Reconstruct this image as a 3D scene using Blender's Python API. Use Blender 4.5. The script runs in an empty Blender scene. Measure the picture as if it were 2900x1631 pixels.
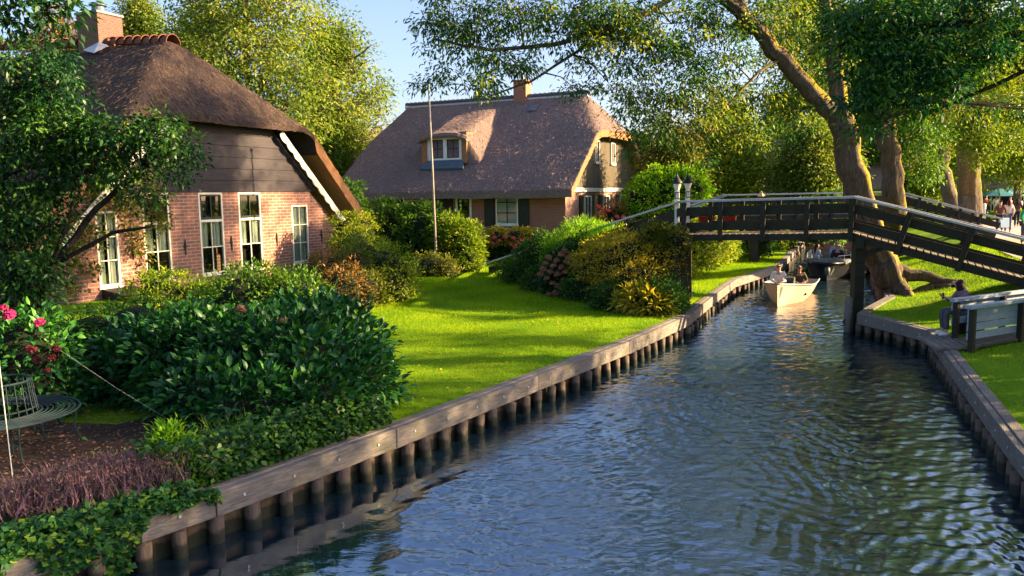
import bpy, bmesh, math, random
import numpy as np
from mathutils import Vector, Matrix
random.seed(7); rng = np.random.default_rng(7)
S = bpy.context.scene; COL = S.collection
R = math.radians
# ------------------------------------------------------------------ camera
EYE = np.array([0.0, 0.0, 3.75]); FPX = 2000.0; IW, IH = 2576, 1449
pt = math.atan(236 / 2000); rl = 0.0145
Fv = np.array([0, math.cos(pt), -math.sin(pt)]); U0 = np.array([0, math.sin(pt), math.cos(pt)]); R0 = np.array([1.0, 0, 0])
Rv = R0 * math.cos(rl) - U0 * math.sin(rl); Uv = U0 * math.cos(rl) + R0 * math.sin(rl)
cd = bpy.data.cameras.new("camera"); cam = bpy.data.objects.new("camera", cd); COL.objects.link(cam)
cam.matrix_world = Matrix(((Rv[0], Uv[0], -Fv[0], EYE[0]), (Rv[1], Uv[1], -Fv[1], EYE[1]), (Rv[2], Uv[2], -Fv[2], EYE[2]), (0, 0, 0, 1)))
cd.sensor_width = 36; cd.lens = FPX / IW * 36; cd.clip_start = 0.1; cd.clip_end = 4000
S.camera = cam
# ------------------------------------------------------------------ light
SUN_EL, SUN_AZ = 20.0, 88.0            # azimuth clockwise from +Y
w = bpy.data.worlds.new("World"); S.world = w; w.use_nodes = True
nt = w.node_tree; nt.nodes.clear()
sky = nt.nodes.new("ShaderNodeTexSky"); sky.sky_type = 'NISHITA'; sky.sun_disc = False
sky.sun_elevation = R(SUN_EL); sky.sun_rotation = R(SUN_AZ); sky.air_density = 1.0; sky.dust_density = 2.2; sky.ozone_density = 3.2
bg = nt.nodes.new("ShaderNodeBackground"); bg.inputs[1].default_value = 0.070
wo = nt.nodes.new("ShaderNodeOutputWorld"); hz = nt.nodes.new("ShaderNodeMix"); hz.data_type = 'RGBA'; hz.blend_type = 'MULTIPLY'; hz.inputs[0].default_value = 1; hz.inputs[7].default_value = (1.12, .97, 1.0, 1); nt.links.new(sky.outputs[0], hz.inputs[6]); nt.links.new(hz.outputs[2], bg.inputs[0]); nt.links.new(bg.outputs[0], wo.inputs[0])
sl = bpy.data.lights.new("sun", 'SUN'); sl.energy = 5.0; sl.angle = R(0.6); sl.color = (1.0, 0.70, 0.38)
so = bpy.data.objects.new("sun", sl); COL.objects.link(so)
sd = Vector((math.sin(R(SUN_AZ)) * math.cos(R(SUN_EL)), math.cos(R(SUN_AZ)) * math.cos(R(SUN_EL)), math.sin(R(SUN_EL))))
so.rotation_euler = sd.to_track_quat('Z', 'Y').to_euler(); so.location = (60, 0, 30)
S.view_settings.view_transform = 'Standard'; S.view_settings.look = 'None'; S.view_settings.exposure = 2.36; S.view_settings.gamma = 1
S.cycles.max_bounces = 8; S.cycles.transparent_max_bounces = 8; S.cycles.diffuse_bounces = 4; S.cycles.glossy_bounces = 4
S.cycles.caustics_reflective = False; S.cycles.caustics_refractive = False

# ------------------------------------------------------------------ helpers
def at(x, y, Y):            # survey helper: sight line through a photo point, met at distance Y
    d = Fv + Rv * (x - IW / 2) / FPX - Uv * (y - IH / 2) / FPX
    return EYE + d * (Y / d[1])
def gr(x, y, z=0.58):       # the same sight line met at height z
    d = Fv + Rv * (x - IW / 2) / FPX - Uv * (y - IH / 2) / FPX
    return EYE + d * ((z - EYE[2]) / d[2])
def tag(o, label=None, cat=None, group=None, kind=None):
    if label: o["label"] = label
    if cat: o["category"] = cat
    if group: o["group"] = group
    if kind: o["kind"] = kind
    return o
def empty(name, loc, rz=0.0, label=None, cat=None, group=None):
    o = bpy.data.objects.new(name, None); COL.objects.link(o); o.location = loc; o.rotation_euler = (0, 0, rz); o.empty_display_size = .2
    return tag(o, label, cat, group)
def link(name, me, mat, parent=None):
    o = bpy.data.objects.new(name, me); COL.objects.link(o)
    if mat is not None:
        for m in (mat if isinstance(mat, (list, tuple)) else [mat]): me.materials.append(m)
    if parent is not None: o.parent = parent
    return o
def copy_tree(o, parent=None):
    c = o.copy(); COL.objects.link(c)
    if parent is not None: c.parent = parent
    for ch in [k for k in o.children]: copy_tree(ch, c)
    return c

class MB:
    def __init__(s): s.v = []; s.f = []; s.mi = []
    def add(s, vs, fs, mi=0):
        b = len(s.v); s.v += [tuple(map(float, p)) for p in vs]; s.f += [tuple(b + i for i in f) for f in fs]; s.mi += [mi] * len(fs); return s
    def hexa(s, p, mi=0):   # 8 points: bottom 4, top 4
        return s.add(p, [(0, 3, 2, 1), (4, 5, 6, 7), (0, 1, 5, 4), (1, 2, 6, 5), (2, 3, 7, 6), (3, 0, 4, 7)], mi)
    def box(s, x0, x1, y0, y1, z0, z1, mi=0):
        return s.hexa([(x0, y0, z0), (x1, y0, z0), (x1, y1, z0), (x0, y1, z0), (x0, y0, z1), (x1, y0, z1), (x1, y1, z1), (x0, y1, z1)], mi)
    def bar(s, a, b, wd, ht, up=(0, 0, 1), mi=0, off=(0, 0)):   # box along a-b, wd sideways, ht along up
        a = Vector(a); b = Vector(b); d = (b - a).normalized(); up = Vector(up); sd = d.cross(up).normalized(); u = sd.cross(d).normalized()
        a = a + sd * off[0] + u * off[1]; b = b + sd * off[0] + u * off[1]; h = sd * wd / 2; k = u * ht / 2
        return s.hexa([a - h - k, a + h - k, b + h - k, b - h - k, a - h + k, a + h + k, b + h + k, b - h + k], mi)
    def tube(s, pts, rs, n=8, mi=0, cap=True):
        pts = [Vector(p) for p in pts]
        if not hasattr(rs, '__len__'): rs = [rs] * len(pts)
        rings = []; ref = Vector((0, 0, 1)); prev = None
        for i, p in enumerate(pts):
            t = (pts[min(i + 1, len(pts) - 1)] - pts[max(i - 1, 0)]).normalized()
            if prev is None:
                a = t.cross(ref if abs(t.z) < .9 else Vector((1, 0, 0))).normalized()
            else: a = (prev - t * prev.dot(t)).normalized()
            prev = a; b = t.cross(a)
            rings.append([p + (a * math.cos(2 * math.pi * k / n) + b * math.sin(2 * math.pi * k / n)) * rs[i] for k in range(n)])
        vs = [q for r in rings for q in r]; fs = []
        for i in range(len(pts) - 1):
            for k in range(n): fs.append((i * n + k, i * n + (k + 1) % n, (i + 1) * n + (k + 1) % n, (i + 1) * n + k))
        if cap: fs.append(tuple(range(n))[::-1]); fs.append(tuple((len(pts) - 1) * n + k for k in range(n)))
        return s.add(vs, fs, mi)
    def lathe(s, c, prof, n=16, mi=0):    # prof: (r,z)
        vs = []; fs = []
        for r, z in prof:
            for k in range(n): a = 2 * math.pi * k / n; vs.append((c[0] + r * math.cos(a), c[1] + r * math.sin(a), c[2] + z))
        for i in range(len(prof) - 1):
            for k in range(n): fs.append((i * n + k, i * n + (k + 1) % n, (i + 1) * n + (k + 1) % n, (i + 1) * n + k))
        fs.append(tuple(range(n))[::-1]); fs.append(tuple((len(prof) - 1) * n + k for k in range(n)))
        return s.add(vs, fs, mi)
    def prism(s, poly, y0, y1, mi=0):     # poly in (x,z), extruded in y
        n = len(poly); vs = [(x, y0, z) for x, z in poly] + [(x, y1, z) for x, z in poly]
        return s.add(vs, [tuple(range(n)), tuple(range(2 * n - 1, n - 1, -1))] + [(i, i + n, (i + 1) % n + n, (i + 1) % n) for i in range(n)], mi)
    def build(s, name, mat, parent=None, smooth=False, bevel=0):
        me = bpy.data.meshes.new(name); me.from_pydata(s.v, [], s.f); me.update()
        o = link(name, me, mat, parent)
        if any(s.mi): me.polygons.foreach_set("material_index", s.mi)
        bm = bmesh.new(); bm.from_mesh(me); bmesh.ops.recalc_face_normals(bm, faces=bm.faces)
        if bevel: bmesh.ops.bevel(bm, geom=[e for e in bm.edges if e.is_manifold and e.calc_face_angle(0) > .6], offset=bevel, segments=1, affect='EDGES')
        bm.to_mesh(me); bm.free()
        if smooth: me.polygons.foreach_set("use_smooth", [True] * len(me.polygons))
        return o

def np_mesh(name, V, faces, mat, parent=None, rnd=None, smooth=False):
    """V (n,3); faces: list of int arrays (m,k)"""
    me = bpy.data.meshes.new(name); me.vertices.add(len(V)); me.vertices.foreach_set("co", np.ascontiguousarray(V, dtype=np.float32).ravel())
    loops = np.concatenate([f.ravel() for f in faces]).astype(np.int32)
    cnt = np.concatenate([np.full(len(f), f.shape[1], np.int32) for f in faces]); st = np.concatenate([[0], np.cumsum(cnt)[:-1]]).astype(np.int32)
    me.loops.add(len(loops)); me.loops.foreach_set("vertex_index", loops)
    me.polygons.add(len(cnt)); me.polygons.foreach_set("loop_start", st)
    if smooth: me.polygons.foreach_set("use_smooth", np.ones(len(cnt), bool))
    me.update(calc_edges=True)
    if rnd is not None:
        a = me.attributes.new("rnd", 'FLOAT', 'FACE'); a.data.foreach_set("value", np.concatenate(rnd).astype(np.float32))
    me.validate()
    return link(name, me, mat, parent)

def unit(a): return a / np.maximum(np.linalg.norm(a, axis=-1, keepdims=True), 1e-9)
TPL = {  # leaf templates: (along, across, up) and faces
 'leaf': (np.array([[0, 0, 0], [.45, .5, .10], [1, 0, -.08], [.45, -.5, .10]]), [np.array([[0, 1, 2, 3]])]),
 'big': (np.array([[0, 0, 0], [.3, 0, .0], [.68, 0, -.02], [1, 0, -.16], [.28, .42, .10], [.62, .36, .06], [.28, -.42, .10], [.62, -.36, .06]]),
         [np.array([[0, 1, 4], [0, 6, 1], [5, 2, 3], [2, 7, 3]]), np.array([[4, 1, 2, 5], [1, 6, 7, 2]])]),
 'blade': (np.array([[0, .5, 0], [0, -.5, 0], [1, 0, 0.0]]), [np.array([[0, 1, 2]])]),
}
def leaf_geo(C, D, N, L, W, tpl='leaf', rn=None):
    T, F = TPL[tpl]; n = len(C); D = unit(D); X = unit(np.cross(N, D)); Nn = np.cross(D, X)
    L = np.broadcast_to(L, n); W = np.broadcast_to(W, n)
    V = C[:, None, :] + D[:, None, :] * (T[None, :, 0:1] * L[:, None, None]) + X[:, None, :] * (T[None, :, 1:2] * W[:, None, None]) + Nn[:, None, :] * (T[None, :, 2:3] * L[:, None, None])
    k = len(T); base = (np.arange(n) * k)[:, None, None]
    faces = [(base + f[None]).reshape(-1, f.shape[1]) for f in F]
    rnd = None if rn is None else [np.repeat(rn, len(f)) for f in F]
    return V.reshape(-1, 3), faces, rnd
def merge(parts):
    V = []; FS = {}; RN = {}; b = 0
    for v, fs, rn in parts:
        for f, r in zip(fs, rn): FS.setdefault(f.shape[1], []).append(f + b); RN.setdefault(f.shape[1], []).append(r)
        V.append(v); b += len(v)
    ks = sorted(FS); return np.concatenate(V), [np.concatenate(FS[k]) for k in ks], [np.concatenate(RN[k]) for k in ks]
def rdir(n): return unit(rng.normal(size=(n, 3)))

# ------------------------------------------------------------------ materials
class NT:
    def __init__(s, name):
        s.m = bpy.data.materials.new(name); s.m.use_nodes = True; s.t = s.m.node_tree; s.t.nodes.clear()
        s.out = s.n("ShaderNodeOutputMaterial")
    def n(s, k, **p):
        x = s.t.nodes.new(k)
        for a, b in p.items(): setattr(x, a, b)
        return x
    def l(s, a, b): s.t.links.new(a, b)
    def pb(s, col=(.5, .5, .5), rough=.8, spec=.3):
        b = s.n("ShaderNodeBsdfPrincipled")
        if isinstance(col, tuple): b.inputs["Base Color"].default_value = (*col, 1)
        else: s.l(col, b.inputs["Base Color"])
        if isinstance(rough, (int, float)): b.inputs["Roughness"].default_value = rough
        else: s.l(rough, b.inputs["Roughness"])
        b.inputs["Specular IOR Level"].default_value = spec; s.b = b; s.l(b.outputs[0], s.out.inputs[0]); return b
    def co(s, scale=(1, 1, 1), rot=(0, 0, 0), kind="Object"):
        c = s.n("ShaderNodeTexCoord"); m = s.n("ShaderNodeMapping"); m.inputs["Scale"].default_value = scale; m.inputs["Rotation"].default_value = rot
        s.l(c.outputs[kind], m.inputs[0]); return m.outputs[0]
    def noise(s, vec, scale=5, det=4, rough=.6, dist=0):
        x = s.n("ShaderNodeTexNoise"); x.inputs["Scale"].default_value = scale; x.inputs["Detail"].default_value = det; x.inputs["Roughness"].default_value = rough; x.inputs["Distortion"].default_value = dist
        if vec is not None: s.l(vec, x.inputs["Vector"])
        return x.outputs[0]
    def ramp(s, fac, stops):
        r = s.n("ShaderNodeValToRGB"); e = r.color_ramp.elements
        while len(e) < len(stops): e.new(.5)
        for k, (p, c) in zip(e, stops): k.position = p; k.color = (*c, 1)
        s.l(fac, r.inputs[0]); return r.outputs[0]
    def mix(s, fac, a, b, mode='MIX'):
        m = s.n("ShaderNodeMix", data_type='RGBA', blend_type=mode)
        for v, i in ((fac, 0), (a, 6), (b, 7)):
            if isinstance(v, (int, float)): m.inputs[i].default_value = v
            elif isinstance(v, tuple): m.inputs[i].default_value = (*v, 1)
            else: s.l(v, m.inputs[i])
        return m.outputs[2]
    def math(s, op, a, b=0):
        m = s.n("ShaderNodeMath", operation=op)
        for v, i in ((a, 0), (b, 1)):
            if isinstance(v, (int, float)): m.inputs[i].default_value = v
            else: s.l(v, m.inputs[i])
        return m.outputs[0]
    def bump(s, h, st=.5, dist=.02):
        b = s.n("ShaderNodeBump"); b.inputs["Strength"].default_value = st; b.inputs["Distance"].default_value = dist; s.l(h, b.inputs["Height"]); s.l(b.outputs[0], s.b.inputs["Normal"]); return s

def m_simple(name, c1, c2, scale=4, rough=.8, bst=.3, bd=.01, sc=(1, 1, 1), spec=.3, det=5):
    t = NT(name); v = t.co(sc); nz = t.noise(v, scale, det); t.pb(t.ramp(nz, [(.3, c1), (.7, c2)]), rough, spec); t.bump(t.noise(v, scale * 4, 3), bst, bd); return t.m
def m_leaf(name, stops, trans=.35, rough=.55, spec=.25):
    t = NT(name); a = t.n("ShaderNodeAttribute", attribute_name="rnd"); col = t.ramp(a.outputs["Fac"], stops)
    b = t.pb(col, rough, spec); tr = t.n("ShaderNodeBsdfTranslucent")
    t.l(t.mix(1.0, col, (1.15, 1.2, .55), 'MULTIPLY'), tr.inputs[0]); mx = t.n("ShaderNodeMixShader"); mx.inputs[0].default_value = trans
    t.l(b.outputs[0], mx.inputs[1]); t.l(tr.outputs[0], mx.inputs[2]); t.l(mx.outputs[0], t.out.inputs[0]); return t.m
def m_brick(name, c1, c2, mort, axis='XZ', bw=.42, rh=.125, ms=.016):
    t = NT(name); v = t.co(); sx = t.n("ShaderNodeSeparateXYZ"); t.l(v, sx.inputs[0]); cx = t.n("ShaderNodeCombineXYZ")
    t.l(sx.outputs['XYZ'.index(axis[0])], cx.inputs[0]); t.l(sx.outputs['XYZ'.index(axis[1])], cx.inputs[1])
    b = t.n("ShaderNodeTexBrick"); t.l(cx.outputs[0], b.inputs["Vector"]); b.inputs["Scale"].default_value = 1; b.inputs["Brick Width"].default_value = bw; b.inputs["Row Height"].default_value = rh
    b.inputs["Mortar Size"].default_value = ms; b.inputs["Mortar Smooth"].default_value = .2; b.inputs["Bias"].default_value = -.1
    b.inputs["Color1"].default_value = (*c1, 1); b.inputs["Color2"].default_value = (*c2, 1); b.inputs["Mortar"].default_value = (*mort, 1)
    nz = t.noise(v, 1.1, 5, .65); col = t.mix(t.math('MULTIPLY', nz, .75), b.outputs["Color"], tuple(x * .45 for x in c1)); n2 = t.noise(v, 9, 4)
    col = t.mix(t.math('MULTIPLY', n2, .45), col, (.30, .22, .17)); t.pb(col, .9, .2)
    inv = t.math('SUBTRACT', 1.0, b.outputs["Fac"]); t.bump(t.math('ADD', inv, t.math('MULTIPLY', n2, .4)), .7, .012); return t.m
def m_thatch(name, c1, c2, c3, sc=(10, 1.4, 1.4), moss=None):
    t = NT(name); v = t.co(sc); n1 = t.noise(v, 4.5, 6, .75, .6); n2 = t.noise(t.co(), .55, 5, .6); n3 = t.noise(t.co(), 30, 3, .7)
    n4 = t.noise(t.co((1, 3, 3)), 5, 5, .75, 1.2)
    col = t.ramp(n1, [(.3, c1), (.62, c2)]); col = t.mix(t.ramp(n2, [(.35, (0, 0, 0)), (.7, (1, 1, 1))]), col, c3)
    col = t.mix(t.math('MULTIPLY', t.ramp(n4, [(.4, (0, 0, 0)), (.62, (1, 1, 1))]), .55), col, tuple(x * .55 for x in c1))
    if moss: col = t.mix(t.ramp(t.noise(t.co(), 1.7, 6, .7), [(.56, (0, 0, 0)), (.68, (.7, .7, .7))]), col, moss)
    t.pb(col, .95, .1); h = t.math('ADD', t.math('ADD', n1, t.math('MULTIPLY', n3, .6)), t.math('MULTIPLY', n4, 1.2)); t.bump(h, 1.0, .09); return t.m
def m_wood(name, c1, c2, c3, sc=(1.2, 14, 14), rough=.75, bst=.5, green=None, rz=0):
    t = NT(name); v = t.co((1, 1, 1), (0, 0, rz)); mp = t.n("ShaderNodeMapping"); mp.inputs["Scale"].default_value = sc; t.l(v, mp.inputs[0]); v = mp.outputs[0]; n1 = t.noise(v, 2.2, 6, .65, .3); n2 = t.noise(t.co(), 1.3, 4)
    col = t.ramp(n1, [(.3, c1), (.5, c2), (.72, c3)]); col = t.mix(t.math('MULTIPLY', n2, .6), col, tuple(x * .55 for x in c1))
    if green: col = t.mix(t.ramp(t.noise(t.co(), 2.5, 5, .7), [(.5, (0, 0, 0)), (.7, (.6, .6, .6))]), col, green)
    t.pb(col, rough, .25); t.bump(n1, bst, .012); return t.m
def m_glass(name, tint=(.02, .025, .03)):
    t = NT(name); g = t.n("ShaderNodeBsdfGlossy"); g.inputs["Roughness"].default_value = .02; tr = t.n("ShaderNodeBsdfTransparent"); tr.inputs[0].default_value = (.8, .85, .82, 1)
    fr = t.n("ShaderNodeFresnel"); fr.inputs[0].default_value = 1.6; m = t.n("ShaderNodeMixShader"); gb_ = t.n("ShaderNodeNewGeometry"); a = t.math('MULTIPLY', t.math('ADD', fr.outputs[0], .05), t.math('SUBTRACT', 1.0, gb_.outputs["Backfacing"]))
    t.l(a, m.inputs[0]); t.l(tr.outputs[0], m.inputs[1]); t.l(g.outputs[0], m.inputs[2]); t.l(m.outputs[0], t.out.inputs[0]); return t.m
M = {}
M['white'] = m_simple("white_paint", (.66, .64, .58), (.78, .76, .70), 3, .5, .15)
M['cream'] = m_simple("cream_paint", (.70, .64, .50), (.80, .74, .62), 3, .5, .15)
M['shadewhite'] = m_wood("shade_tinted_white_boards", (.24, .32, .40), (.31, .40, .48), (.36, .45, .52), (1, 8, 8), .55, .2)  # white paint darkened and tinted blue-grey to stand for shade
M['dkgreen'] = m_simple("dark_green_paint", (.012, .025, .02), (.02, .035, .028), 3, .45, .1)
M['black'] = m_simple("black_paint", (.012, .012, .014), (.025, .025, .028), 3, .45, .1)
M['shutter'] = m_simple("shutter_paint", (.012, .018, .016), (.02, .028, .024), 3, .4, .1)
M['tarboard'] = m_wood("tarred_boards", (.018, .014, .018), (.030, .024, .030), (.046, .038, .044), (1.0, 9, 9), .6, .4)
M['brownboard'] = m_wood("brown_boards", (.13, .11, .075), (.17, .145, .10), (.20, .17, .12), (9, 9, 1), .7, .3)
M['brickL'] = m_brick("old_brick", (.42, .135, .085), (.17, .07, .065), (.56, .45, .36), ms=.018)
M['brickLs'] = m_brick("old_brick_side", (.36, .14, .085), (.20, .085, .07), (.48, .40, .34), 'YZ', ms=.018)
M['brick2'] = m_brick("red_brick", (.40, .12, .08), (.29, .085, .06), (.32, .20, .17), rh=.11, ms=.016)
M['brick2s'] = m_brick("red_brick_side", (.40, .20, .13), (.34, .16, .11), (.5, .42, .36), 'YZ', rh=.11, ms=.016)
M['brickc'] = m_brick("chimney_brick", (.13, .045, .035), (.075, .03, .028), (.16, .11, .09), bw=.24, rh=.09)
M['brickc2'] = m_brick("orange_chimney_brick", (.46, .17, .08), (.38, .14, .07), (.42, .26, .18), bw=.24, rh=.09, ms=.008)
M['thatchL'] = m_thatch("old_thatch", (.065, .046, .042), (.17, .12, .10), (.095, .068, .058), moss=(.07, .068, .03))
M['thatch2'] = m_thatch("grey_thatch", (.20, .15, .135), (.41, .305, .26), (.29, .22, .195))
M['thatchend'] = m_simple("sunlit_cut_ends", (.30, .14, .06), (.46, .23, .10), 14, .95, 1.0, .05)
M['tile'] = m_simple("terracotta_tile", (.10, .036, .022), (.17, .058, .03), 3, .8, .4)
M['slate'] = m_simple("dark_ridge_tile", (.05, .05, .06), (.09, .085, .10), 5, .7, .4)
M['mortar'] = m_simple("pale_mortar", (.42, .40, .38), (.55, .52, .5), 6, .9, .4)
M['lead'] = m_simple("lead_flashing", (.06, .09, .12), (.10, .14, .17), 4, .5, .2)
M['glass'] = m_glass("window_glass")
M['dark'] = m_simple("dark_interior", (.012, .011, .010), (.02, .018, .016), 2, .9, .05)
M['curtain'] = m_simple("net_curtain", (.40, .40, .34), (.62, .62, .55), 2.2, .9, .4, .04, (18, 1, 1))
M['blind'] = m_simple("frosted_blind", (.5, .58, .56), (.58, .64, .62), 1, .6, .05)
M['bridge'] = m_wood("dark_bridge_wood", (.018, .016, .010), (.035, .031, .019), (.055, .047, .03), (1.2, 12, 12), .7, .5, (.03, .035, .012))
M['deck'] = m_wood("bridge_deck", (.10, .085, .06), (.16, .13, .09), (.22, .18, .13), (3, 3, 3), .85, .5)
M['railcap'] = m_wood("pale_rail_cap", (.42, .42, .42), (.56, .56, .56), (.64, .63, .62), (1.5, 12, 12), .6, .3)
M['oldwood'] = m_wood("weathered_grey_wood", (.13, .115, .10), (.22, .20, .175), (.33, .30, .265), (1.3, 20, 20), .85, 1.0, (.10, .105, .05), -1.02)
M['pile'] = m_wood("wet_pile_wood", (.06, .042, .030), (.13, .092, .065), (.19, .14, .10), (10, 10, 1.6), .7, .8)
M['sheet'] = m_wood("sheet_pile_boards", (.07, .045, .025), (.15, .10, .055), (.20, .14, .08), (5, 5, 1.5), .8, .7)
M['metal'] = m_simple("dark_teal_metal", (.008, .022, .026), (.016, .036, .04), 6, .6, .2, spec=.25)
M['steel'] = m_simple("grey_metal", (.35, .36, .37), (.5, .5, .5), 6, .35, .1, spec=.5)
M['pole'] = m_simple("pole_paint", (.22, .20, .16), (.34, .31, .26), 2, .6, .2)
M['rope'] = m_simple("pale_rope", (.4, .42, .4), (.55, .55, .5), 30, .8, .5)
M['rust'] = m_simple("iron_anchor", (.03, .02, .018), (.05, .035, .03), 9, .8, .4)
M['redpl'] = m_simple("red_paint", (.42, .02, .012), (.5, .03, .02), 4, .5, .1)
M['parasol'] = m_simple("teal_parasol_cloth", (.04, .19, .24), (.06, .26, .30), 2, .7, .1)
M['lampglass'] = m_simple("milky_glass", (.75, .72, .6), (.82, .8, .7), 2, .2, .0)
M['sunshape'] = m_simple("sunlit_sand_shape", (.6, .38, .16), (.7, .46, .2), 4, .7, .2)
def g3(a, b, c): return [(.1, a), (.48, b), (.8, c)]
M['lf_dark'] = m_leaf("leaf_dark_green", [(.1, (.006, .036, .010)), (.5, (.014, .07, .014)), (.72, (.06, .15, .012))], .22, .45, .3)
M['lf_hyd'] = m_leaf("leaf_hydrangea", g3((00.006, 00.043, 00.014), (00.017, 00.101, 00.021), (00.065, 00.217, 00.020)), .18, .45, .35)
M['lf_mid'] = m_leaf("leaf_mid_green", g3((0.024, 0.080, 0.013), (0.064, 0.168, 0.019), (0.160, 0.272, 0.024)))
M['lf_yel'] = m_leaf("leaf_yellow_green", g3((0.075, 0.150, 0.010), (0.188, 0.275, 0.015), (0.375, 0.400, 0.025)), .4)
M['lf_lime'] = m_leaf("leaf_lime", g3((0.081, 0.230, 0.009), (0.184, 0.391, 0.011), (0.322, 0.529, 0.023)), .4)
M['lf_gold'] = m_leaf("leaf_golden", g3((.12, .15, .01), (.32, .28, .02), (.52, .38, .03)), .38)
M['lf_olive'] = m_leaf("leaf_olive", g3((0.048, 0.080, 0.013), (0.128, 0.160, 0.019), (0.304, 0.272, 0.040)), .35)
M['lf_rust'] = m_leaf("leaf_rusty", g3((0.075, 0.075, 0.015), (0.210, 0.135, 0.038), (0.420, 0.180, 0.060)), .3)
M['lf_ash'] = m_leaf("leaf_ash", g3((0.020, 0.076, 0.024), (0.060, 0.153, 0.027), (0.289, 0.323, 0.025)), .38)
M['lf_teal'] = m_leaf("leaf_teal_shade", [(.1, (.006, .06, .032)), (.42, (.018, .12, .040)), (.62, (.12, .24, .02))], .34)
M['lf_pale'] = m_leaf("leaf_pale_airy", g3((.06, .13, .02), (.15, .23, .03), (.32, .33, .045)), .42)
M['lf_heather'] = m_leaf("heather_spikes", g3((.10, .08, .055), (.20, .12, .11), (.34, .17, .20)), .2)
M['lf_ivy'] = m_leaf("leaf_ivy", g3((0.010, 0.065, 0.023), (0.039, 0.143, 0.026), (0.208, 0.338, 0.026)), .25)
M['grassb'] = m_leaf("grass_blades", g3((.11, .24, .002), (.20, .35, .003), (.36, .46, .006)), .45, .7, .15)
M['fl_brown'] = m_simple("faded_flower", (.26, .12, .07), (.42, .22, .14), 30, .9, .8, .02)
M['fl_pink'] = m_simple("pink_flower", (.55, .06, .10), (.75, .16, .16), 30, .8, .8, .02)
M['fl_mag'] = m_simple("magenta_flower", (.45, .015, .13), (.65, .04, .22), 30, .8, .8, .02)
M['fl_dred'] = m_simple("withered_red_flower", (.12, .015, .02), (.22, .04, .04), 30, .8, .8, .02)
M['litter'] = m_leaf("leaf_litter", g3((.07, .04, .02), (.18, .10, .05), (.34, .20, .12)), .1)
M['coreg'] = m_simple("dark_core", (.006, .012, .004), (.015, .022, .007), 12, 1, .8, .05)  # near-black solid fill that stops the view through the leaves
def m_bark(name, c1, c2, c3, moss=None, ma=(.45, .6)):
    t = NT(name); v = t.co((6, 6, 1.2)); n1 = t.noise(v, 2.4, 7, .7, .5); n2 = t.noise(t.co(), 1.6, 6, .75)
    col = t.ramp(n1, [(.3, c1), (.5, c2), (.7, c3)])
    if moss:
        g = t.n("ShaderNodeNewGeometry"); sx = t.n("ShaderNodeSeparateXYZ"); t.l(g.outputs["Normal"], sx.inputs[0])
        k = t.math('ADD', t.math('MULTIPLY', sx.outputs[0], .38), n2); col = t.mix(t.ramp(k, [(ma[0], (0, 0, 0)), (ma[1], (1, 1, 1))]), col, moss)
    t.pb(col, .95, .15); t.bump(t.math('ADD', n1, t.math('MULTIPLY', n2, .5)), 1.0, .05); return t.m
M['bark'] = m_bark("grey_bark", (.06, .045, .035), (.14, .11, .085), (.24, .19, .15))
M['barkdk'] = m_bark("dark_bark", (.012, .010, .008), (.03, .024, .018), (.055, .045, .035))
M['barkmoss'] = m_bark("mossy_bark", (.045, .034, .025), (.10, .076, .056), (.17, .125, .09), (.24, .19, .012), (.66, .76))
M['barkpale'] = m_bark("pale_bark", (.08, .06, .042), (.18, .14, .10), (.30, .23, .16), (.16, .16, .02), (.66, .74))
def m_ground(name, c1, c2, c3, sc=1.2, bd=.03, fine=14):
    t = NT(name); v = t.co(kind="Object"); n1 = t.noise(v, sc, 6, .65); n2 = t.noise(v, fine, 6, .75)
    col = t.ramp(n1, [(.3, c1), (.5, c2), (.7, c3)]); col = t.mix(t.ramp(n2, [(.35, (.5, .5, .5)), (.6, (0, 0, 0))]), col, tuple(x * .5 for x in c1)); t.pb(col, .95, .1)
    t.bump(n2, .8, bd); return t.m
M['lawn'] = m_ground("lawn_turf", (.085, .20, .003), (.14, .27, .004), (.21, .35, .005), .9, .03)
M['mulch'] = m_ground("bark_mulch", (.045, .03, .022), (.07, .047, .035), (.11, .075, .055), 3, .05, 22)
M['paving'] = m_simple("brick_path_paving", (.30, .24, .22), (.42, .35, .32), 5, .9, .4)
M['mud'] = m_simple("canal_bed_mud", (.02, .016, .01), (.03, .024, .015), 2, .9, .3)
M['reed'] = m_leaf("loose_reeds", g3((.05, .038, .034), (.12, .088, .07), (.24, .17, .12)), .08, .9, .1)
M['reed2'] = m_leaf("loose_reeds_grey", g3((.13, .10, .10), (.29, .22, .205), (.46, .34, .29)), .08, .9, .1)
def m_wet(name, base, zt=.10):
    m = M[base].copy(); m.name = name; t = m.node_tree; b = next(n for n in t.nodes if n.type == 'BSDF_PRINCIPLED'); src = b.inputs["Base Color"].links[0].from_socket
    g = t.nodes.new("ShaderNodeNewGeometry"); sx = t.nodes.new("ShaderNodeSeparateXYZ"); t.links.new(g.outputs["Position"], sx.inputs[0])
    nz = t.nodes.new("ShaderNodeTexNoise"); nz.inputs["Scale"].default_value = 9; t.links.new(g.outputs["Position"], nz.inputs["Vector"])
    a = t.nodes.new("ShaderNodeMath"); a.operation = 'MULTIPLY_ADD'; t.links.new(nz.outputs[0], a.inputs[0]); a.inputs[1].default_value = .16; t.links.new(sx.outputs[2], a.inputs[2])
    r = t.nodes.new("ShaderNodeMapRange"); r.inputs[1].default_value = zt; r.inputs[2].default_value = zt + .05; r.inputs[3].default_value = 1; r.inputs[4].default_value = 0; t.links.new(a.outputs[0], r.inputs[0])
    x = t.nodes.new("ShaderNodeMix"); x.data_type = 'RGBA'; t.links.new(r.outputs[0], x.inputs[0]); t.links.new(src, x.inputs[6]); x.inputs[7].default_value = (.018, .020, .010, 1); t.links.new(x.outputs[2], b.inputs["Base Color"]); return m
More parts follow.
